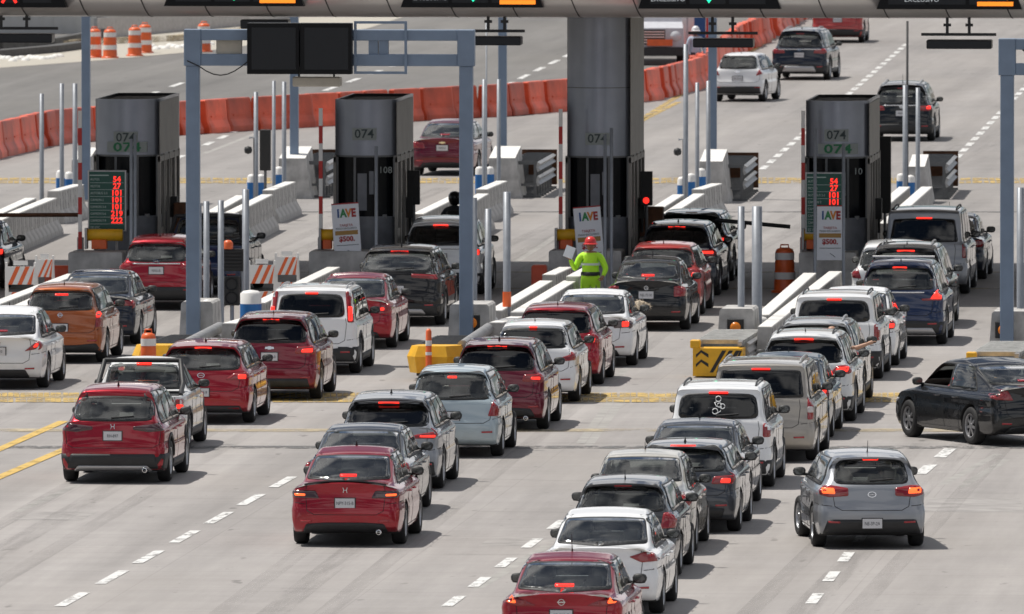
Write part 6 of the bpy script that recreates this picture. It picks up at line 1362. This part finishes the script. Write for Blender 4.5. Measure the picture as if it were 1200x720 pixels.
man = person('man in neon yellow suit and red hard hat holding up a white paper', p, 0, 'hi_vis', 'hi_vis', {**stand, 're': (-.33, -.05, 1.12), 'rh': (-.42, -.17, 1.36), 'le': (.33, -.02, 1.14), 'lh': (.27, -.17, .99)}, .98, 'helmet_red', belt=True)
b = B(); b.box(-.10, .10, -.006, .006, -.02, .22, rot=Matrix.Rotation(.35, 3, 'Y')); tag(b.build('paper_sheet', ['paper'], None, (p.x - .45, p.y - .26, 1.38)), 'white paper held up in the hand of the man in yellow', 'paper')
mat('reflective_tape', (.62, .66, .62), .3)
for z_, r_ in ((1.22, .215), (.70, 0)):
    if r_: b = B(); b.lathe([(r_, z_), (r_ + .002, z_ + .045)], 20, 0, (0, 0, 0), 'z', True, .74); b.build('reflective_band', ['reflective_tape'], man)

p = G(815, 97); person('person in pale blue shirt and white helmet standing by the orange barriers', p, radians(20), 'shirt_pale', 'trousers_dark', stand, 1.0, 'helmet_white')
# motorcycle and rider ahead of the white off road car
p = G(531, 322)
mt = thing('motorcycle', 'dark motorcycle ahead of the white off road car beside booth 108', 'motorcycle', (p.x, p.y, 0), 0)
for yy in (0, 1.35):
    b = B(); b.lathe([(.22, -.05), (.29, -.055), (.31, 0), (.29, .055), (.22, .05)], 24, 0, (0, 0, 0), 'x'); wh = b.build('wheel', ['rubber'], mt, (0, yy, .31)); b = B(); [b.tube([(0, 0, 0), (0, .22 * cos(k * pi / 3), .22 * sin(k * pi / 3))], .012, 5) for k in range(6)]; b.build('rim', ['alloy'], wh)
b = B(); b.tube([(0, -.15, .80), (0, .3, .76), (0, .7, .80)], [.10, .14, .10], 10); b.build('seat', ['black_plastic'], mt); b = B(); b.tube([(0, .55, .85), (0, .8, .95), (0, 1.05, .88)], [.10, .17, .10], 12); b.build('fuel_tank', ['paint_black'], mt)
b = B(); b.tube([(0, 0, .31), (0, .5, .4), (0, .9, .45), (0, 1.1, .9), (0, 1.35, .31)], .045, 8); b.box(-.13, .13, .45, .85, .3, .65, 0, .03); b.build('frame', ['booth_frame'], mt); b = B(); b.tube([(-.36, .9, 1.02), (-.1, 1.08, 1.0), (.1, 1.08, 1.0), (.36, .9, 1.02)], .018, 6); b.build('handlebar', ['black_plastic'], mt)
b = B(); b.lathe([(.05, -.01), (.05, .01), (.001, .02)], 12); b.v = [Vector((v.x, -.22 - v.z, v.y)) for v in b.v]; b.build('tail_light', ['red_lens'], mt, (0, 0, .75))
rd = thing('person', 'motorcycle rider with black helmet and backpack ahead of the white off road car', 'person', (p.x, p.y, 0), 0)
J = [((0, .25, .92), (.16, .13)), ((0, .28, 1.12), (.14, .11)), ((0, .36, 1.34), (.17, .12)), ((0, .40, 1.45), (.11, .09)), ((0, .43, 1.53), .055), ((-.2, .40, 1.41), .07), ((-.33, .58, 1.20), .052), ((-.34, .86, 1.06), .038), ((.2, .40, 1.41), .07), ((.33, .58, 1.20), .052), ((.34, .86, 1.06), .038), ((-.13, .32, .86), .10), ((-.22, .75, .72), .07), ((-.22, .55, .28), .05), ((.13, .32, .86), .10), ((.22, .75, .72), .07), ((.22, .55, .28), .05)]
E = [(0, 1), (1, 2), (2, 3), (3, 4), (3, 5), (5, 6), (6, 7), (3, 8), (8, 9), (9, 10), (0, 11), (11, 12), (12, 13), (0, 14), (14, 15), (15, 16)]
skin_body('body', J, E, ['jacket_dark', 'trousers_dark'], rd, zones=lambda c: 0 if c.z > .95 else 1)
for sg in (-1, 1): hand((0, 1, -.1), (sg * .34, .86, 1.05), (1, 0, 0), rd, 'belt_black', .5)
b = B(); b.lathe([(.001, -.16), (.09, -.15), (.13, -.08), (.145, 0), (.14, .07), (.10, .13), (.04, .155), (.001, .157)], 18, 0, (0, 0, 0), 'z', True, 1.1); b.build('helmet', ['helmet_black'], rd, (0, .44, 1.68))
b = B(); b.box(-.17, .17, .02, .22, 1.0, 1.42, 0, .05); b.build('backpack', ['black_plastic'], rd)
# dog looking out of the white sedan's window
q = G(739, 424); mat('fur', (.50, .42, .32), .95, noise=.35, nscale=30, bump=1); random.seed(3)
dg_ = thing('dog', 'cream shaggy dog with its head out of the white sedan window', 'dog', (q.x, q.y + 1.6, 0), 0)
J = [((-.55, 0, .62), .15), ((-.35, .05, .80), .13), ((-.12, .05, .95), .10), ((.06, .02, 1.05), .10), ((.17, -.02, 1.03), .07), ((.27, -.03, .99), .045), ((-.55, .3, .6), .14), ((-.52, .0, .45), .05), ((-.50, .0, .30), .04), ((-.55, .42, .45), .06), ((-.55, .38, .30), .04)]
bo = skin_body('body', J, [(0, 1), (1, 2), (2, 3), (3, 4), (4, 5), (0, 6), (0, 7), (7, 8), (6, 9), (9, 10)], ['fur'], dg_)
b = B()
for pl in bo.data.polygons:
    for _ in range(3 if pl.center.x > -.3 else 0):
        c = pl.center; n_ = (pl.normal + Vector([random.uniform(-.6, .6) for _ in range(3)])).normalized(); s_ = n_.orthogonal().normalized() * .012
        c2 = c + Vector([random.uniform(-.02, .02) for _ in range(3)]); b.add([c2 - s_, c2 + s_, c2 + n_ * .05 + Vector((0, 0, -.02))], [[0, 1, 2]])
b.build('coat', ['fur'], dg_)
b = B(); [b.lathe([(.001, -.012), (.013, 0), (.001, .012)], 8, 0, v, 'z') for v in ((.16, -.085, 1.08), (.16, .05, 1.08), (.32, -.03, 1.0))]; b.build('face', ['belt_black'], dg_)
b = B(); [b.tube([(.06, sg * .09 - .01, 1.12), (.05, sg * .13, 1.05), (.07, sg * .135, .97)], [.02, .04, .025], 8) for sg in (-1, 1)]; b.build('ear', ['fur'], dg_)
# person stretching an arm out of the white crossover
q = G(996, 486); pa = thing('person', 'driver stretching a bare forearm out of the white crossover window', 'person', (q.x, q.y + 2.1, 0), 0)
J = [((-.45, .05, .70), (.16, .12)), ((-.45, .05, .95), (.14, .11)), ((-.45, .02, 1.12), (.15, .1)), ((-.45, .02, 1.24), .055), ((-.27, .02, 1.10), .06), ((-.02, -.02, 1.10), .048), ((.22, -.05, 1.19), .034), ((-.60, .02, 1.10), .06), ((-.62, .2, .9), .045), ((-.55, .4, .88), .035), ((-.36, .35, .6), .08), ((-.54, .35, .6), .08)]
skin_body('body', J, [(0, 1), (1, 2), (2, 3), (2, 4), (4, 5), (5, 6), (2, 7), (7, 8), (8, 9), (0, 10), (0, 11)], ['skin_tan', 'jacket_dark'], pa, zones=lambda c: 0 if c.x > -.12 else 1)
hand((1, -.1, .35), (.22, -.05, 1.19), (0, -1, .2), pa, 'skin_tan', .1)
b = B(); b.lathe([(.001, -.12), (.06, -.09), (.08, 0), (.08, .06), (.05, .11), (.001, .12)], 14); b.build('head', ['skin_tan'], pa, (-.45, .02, 1.38))

# ------------------------------------------------------------------ people inside the cars
for i, c in enumerate(((.28, .03, .03), (.05, .10, .22), (.5, .5, .5), (.03, .03, .035), (.10, .16, .10))): mat('shirt_%d' % i, c, .85)
J = [((0, 0, .10), (.17, .13)), ((0, -.03, .30), (.16, .11)), ((0, -.05, .48), (.18, .11)), ((0, -.05, .57), (.10, .08)), ((0, -.04, .66), .055), ((-.19, -.04, .52), .07), ((-.25, .12, .32), .055), ((-.14, .42, .42), .04), ((.19, -.04, .52), .07), ((.25, .12, .32), .055), ((.14, .42, .42), .04), ((-.12, .35, .12), .085), ((-.12, .50, -.12), .06), ((.12, .35, .12), .085), ((.12, .50, -.12), .06)]
SEATED = None
def occupant(key, label, x=-.37, shirt=0, hair='belt_black', row='front'):
    global SEATED
    r = [r for r, _ in CARS if r['label'].startswith(key)]
    if not r: print('no car', key); return
    r = r[0]; s_ = [c for c in r.children if c.name.startswith('front_seat' if row == 'front' else 'rear_seat')][0]
    zt_ = max(v.co.z for v in s_.data.vertices); y_ = min(v.co.y for v in s_.data.vertices)
    p = r.matrix_basis @ Vector((x, y_ + .24, zt_ - .82)); t = thing('person', label, 'person', p, r.rotation_euler.z, 'people inside the queueing cars')
    if SEATED is None:
        o = skin_body('body', J, [(0, 1), (1, 2), (2, 3), (3, 4), (3, 5), (5, 6), (6, 7), (3, 8), (8, 9), (9, 10), (0, 11), (11, 12), (0, 13), (13, 14)], ['shirt_0', 'trousers_dark', 'skin_tan'], t, zones=lambda c: 2 if c.z > .63 or c.y > .3 and c.z > .3 else (1 if c.z < .12 else 0))
        h = B(); h.lathe([(.001, -.125), (.045, -.115), (.068, -.08), (.078, -.03), (.084, .02), (.082, .06), (.062, .10), (.03, .118), (.001, .122)], 14, 0, (0, 0, 0), 'z', True, 1.18)
        for sg in (-1, 1): h.tube([(sg * .082, 0, .02), (sg * .092, -.012, 0), (sg * .082, -.006, -.03)], [.010, .014, .008], 6)
        h.tube([(0, .095, .012), (0, .118, -.018), (0, .098, -.028)], [.010, .015, .010], 6)
        hd = h.build('head', ['skin_tan'], t, (0, -.02, .78)); h = B(); h.lathe([(.080, -.06), (.092, -.01), (.094, .05), (.080, .10), (.03, .132), (.001, .134)], 14, 0, (0, -.014, 0), 'z', True, 1.12); hr = h.build('hair', [hair], t, (0, -.02, .78))
        SEATED = (o.data, hd.data, hr.data)
    else:
        o = link('body', SEATED[0].copy(), t); hd = link('head', SEATED[1], t, (0, -.02, .78)); hr = link('hair', SEATED[2], t, (0, -.02, .78))
    o.data.materials[0] = MC['shirt_%d' % shirt]
    hd.rotation_euler.z = hr.rotation_euler.z = random.uniform(-.5, .5)
N_ = (('red sedan with dark', 'driver inside the red sedan with dark lip spoiler', 2), ('cream white sedan', 'driver inside the cream white sedan', 3), ('silver grey hatchback', 'driver inside the silver grey hatchback at lower right', 0), ('pale ice blue', 'driver inside the pale ice blue hatchback', 1),
      ('bright white sedan', 'driver inside the bright white sedan near the bottom', 4), ('red sedan cut', 'driver inside the red sedan at the bottom edge', 1), ('orange hatchback', 'driver inside the orange hatchback', 3), ('white compact', 'driver inside the white compact pickup truck', 0),
      ('black sedan turning', 'driver in the black sedan turning across the lanes', 0), ('white sedan with a dog', 'driver inside the white sedan with the dog', 2), ('black sedan directly', 'driver inside the black sedan behind the bright red car', 4), ('red hatchback between', 'driver inside the red hatchback beside the pickup', 3), ('white sedan cut', 'driver inside the white sedan at the left edge', 1), ('dark blue grey sedan', 'driver inside the dark blue grey sedan', 2))
for k, l, s_ in N_: occupant(k, l, shirt=s_)
occupant('cream white sedan', 'front passenger inside the cream white sedan', .37, 2); occupant('silver grey hatchback', 'front passenger inside the silver grey hatchback', .37, 2); occupant('pale ice blue', 'front passenger inside the pale ice blue hatchback', .37, 4)
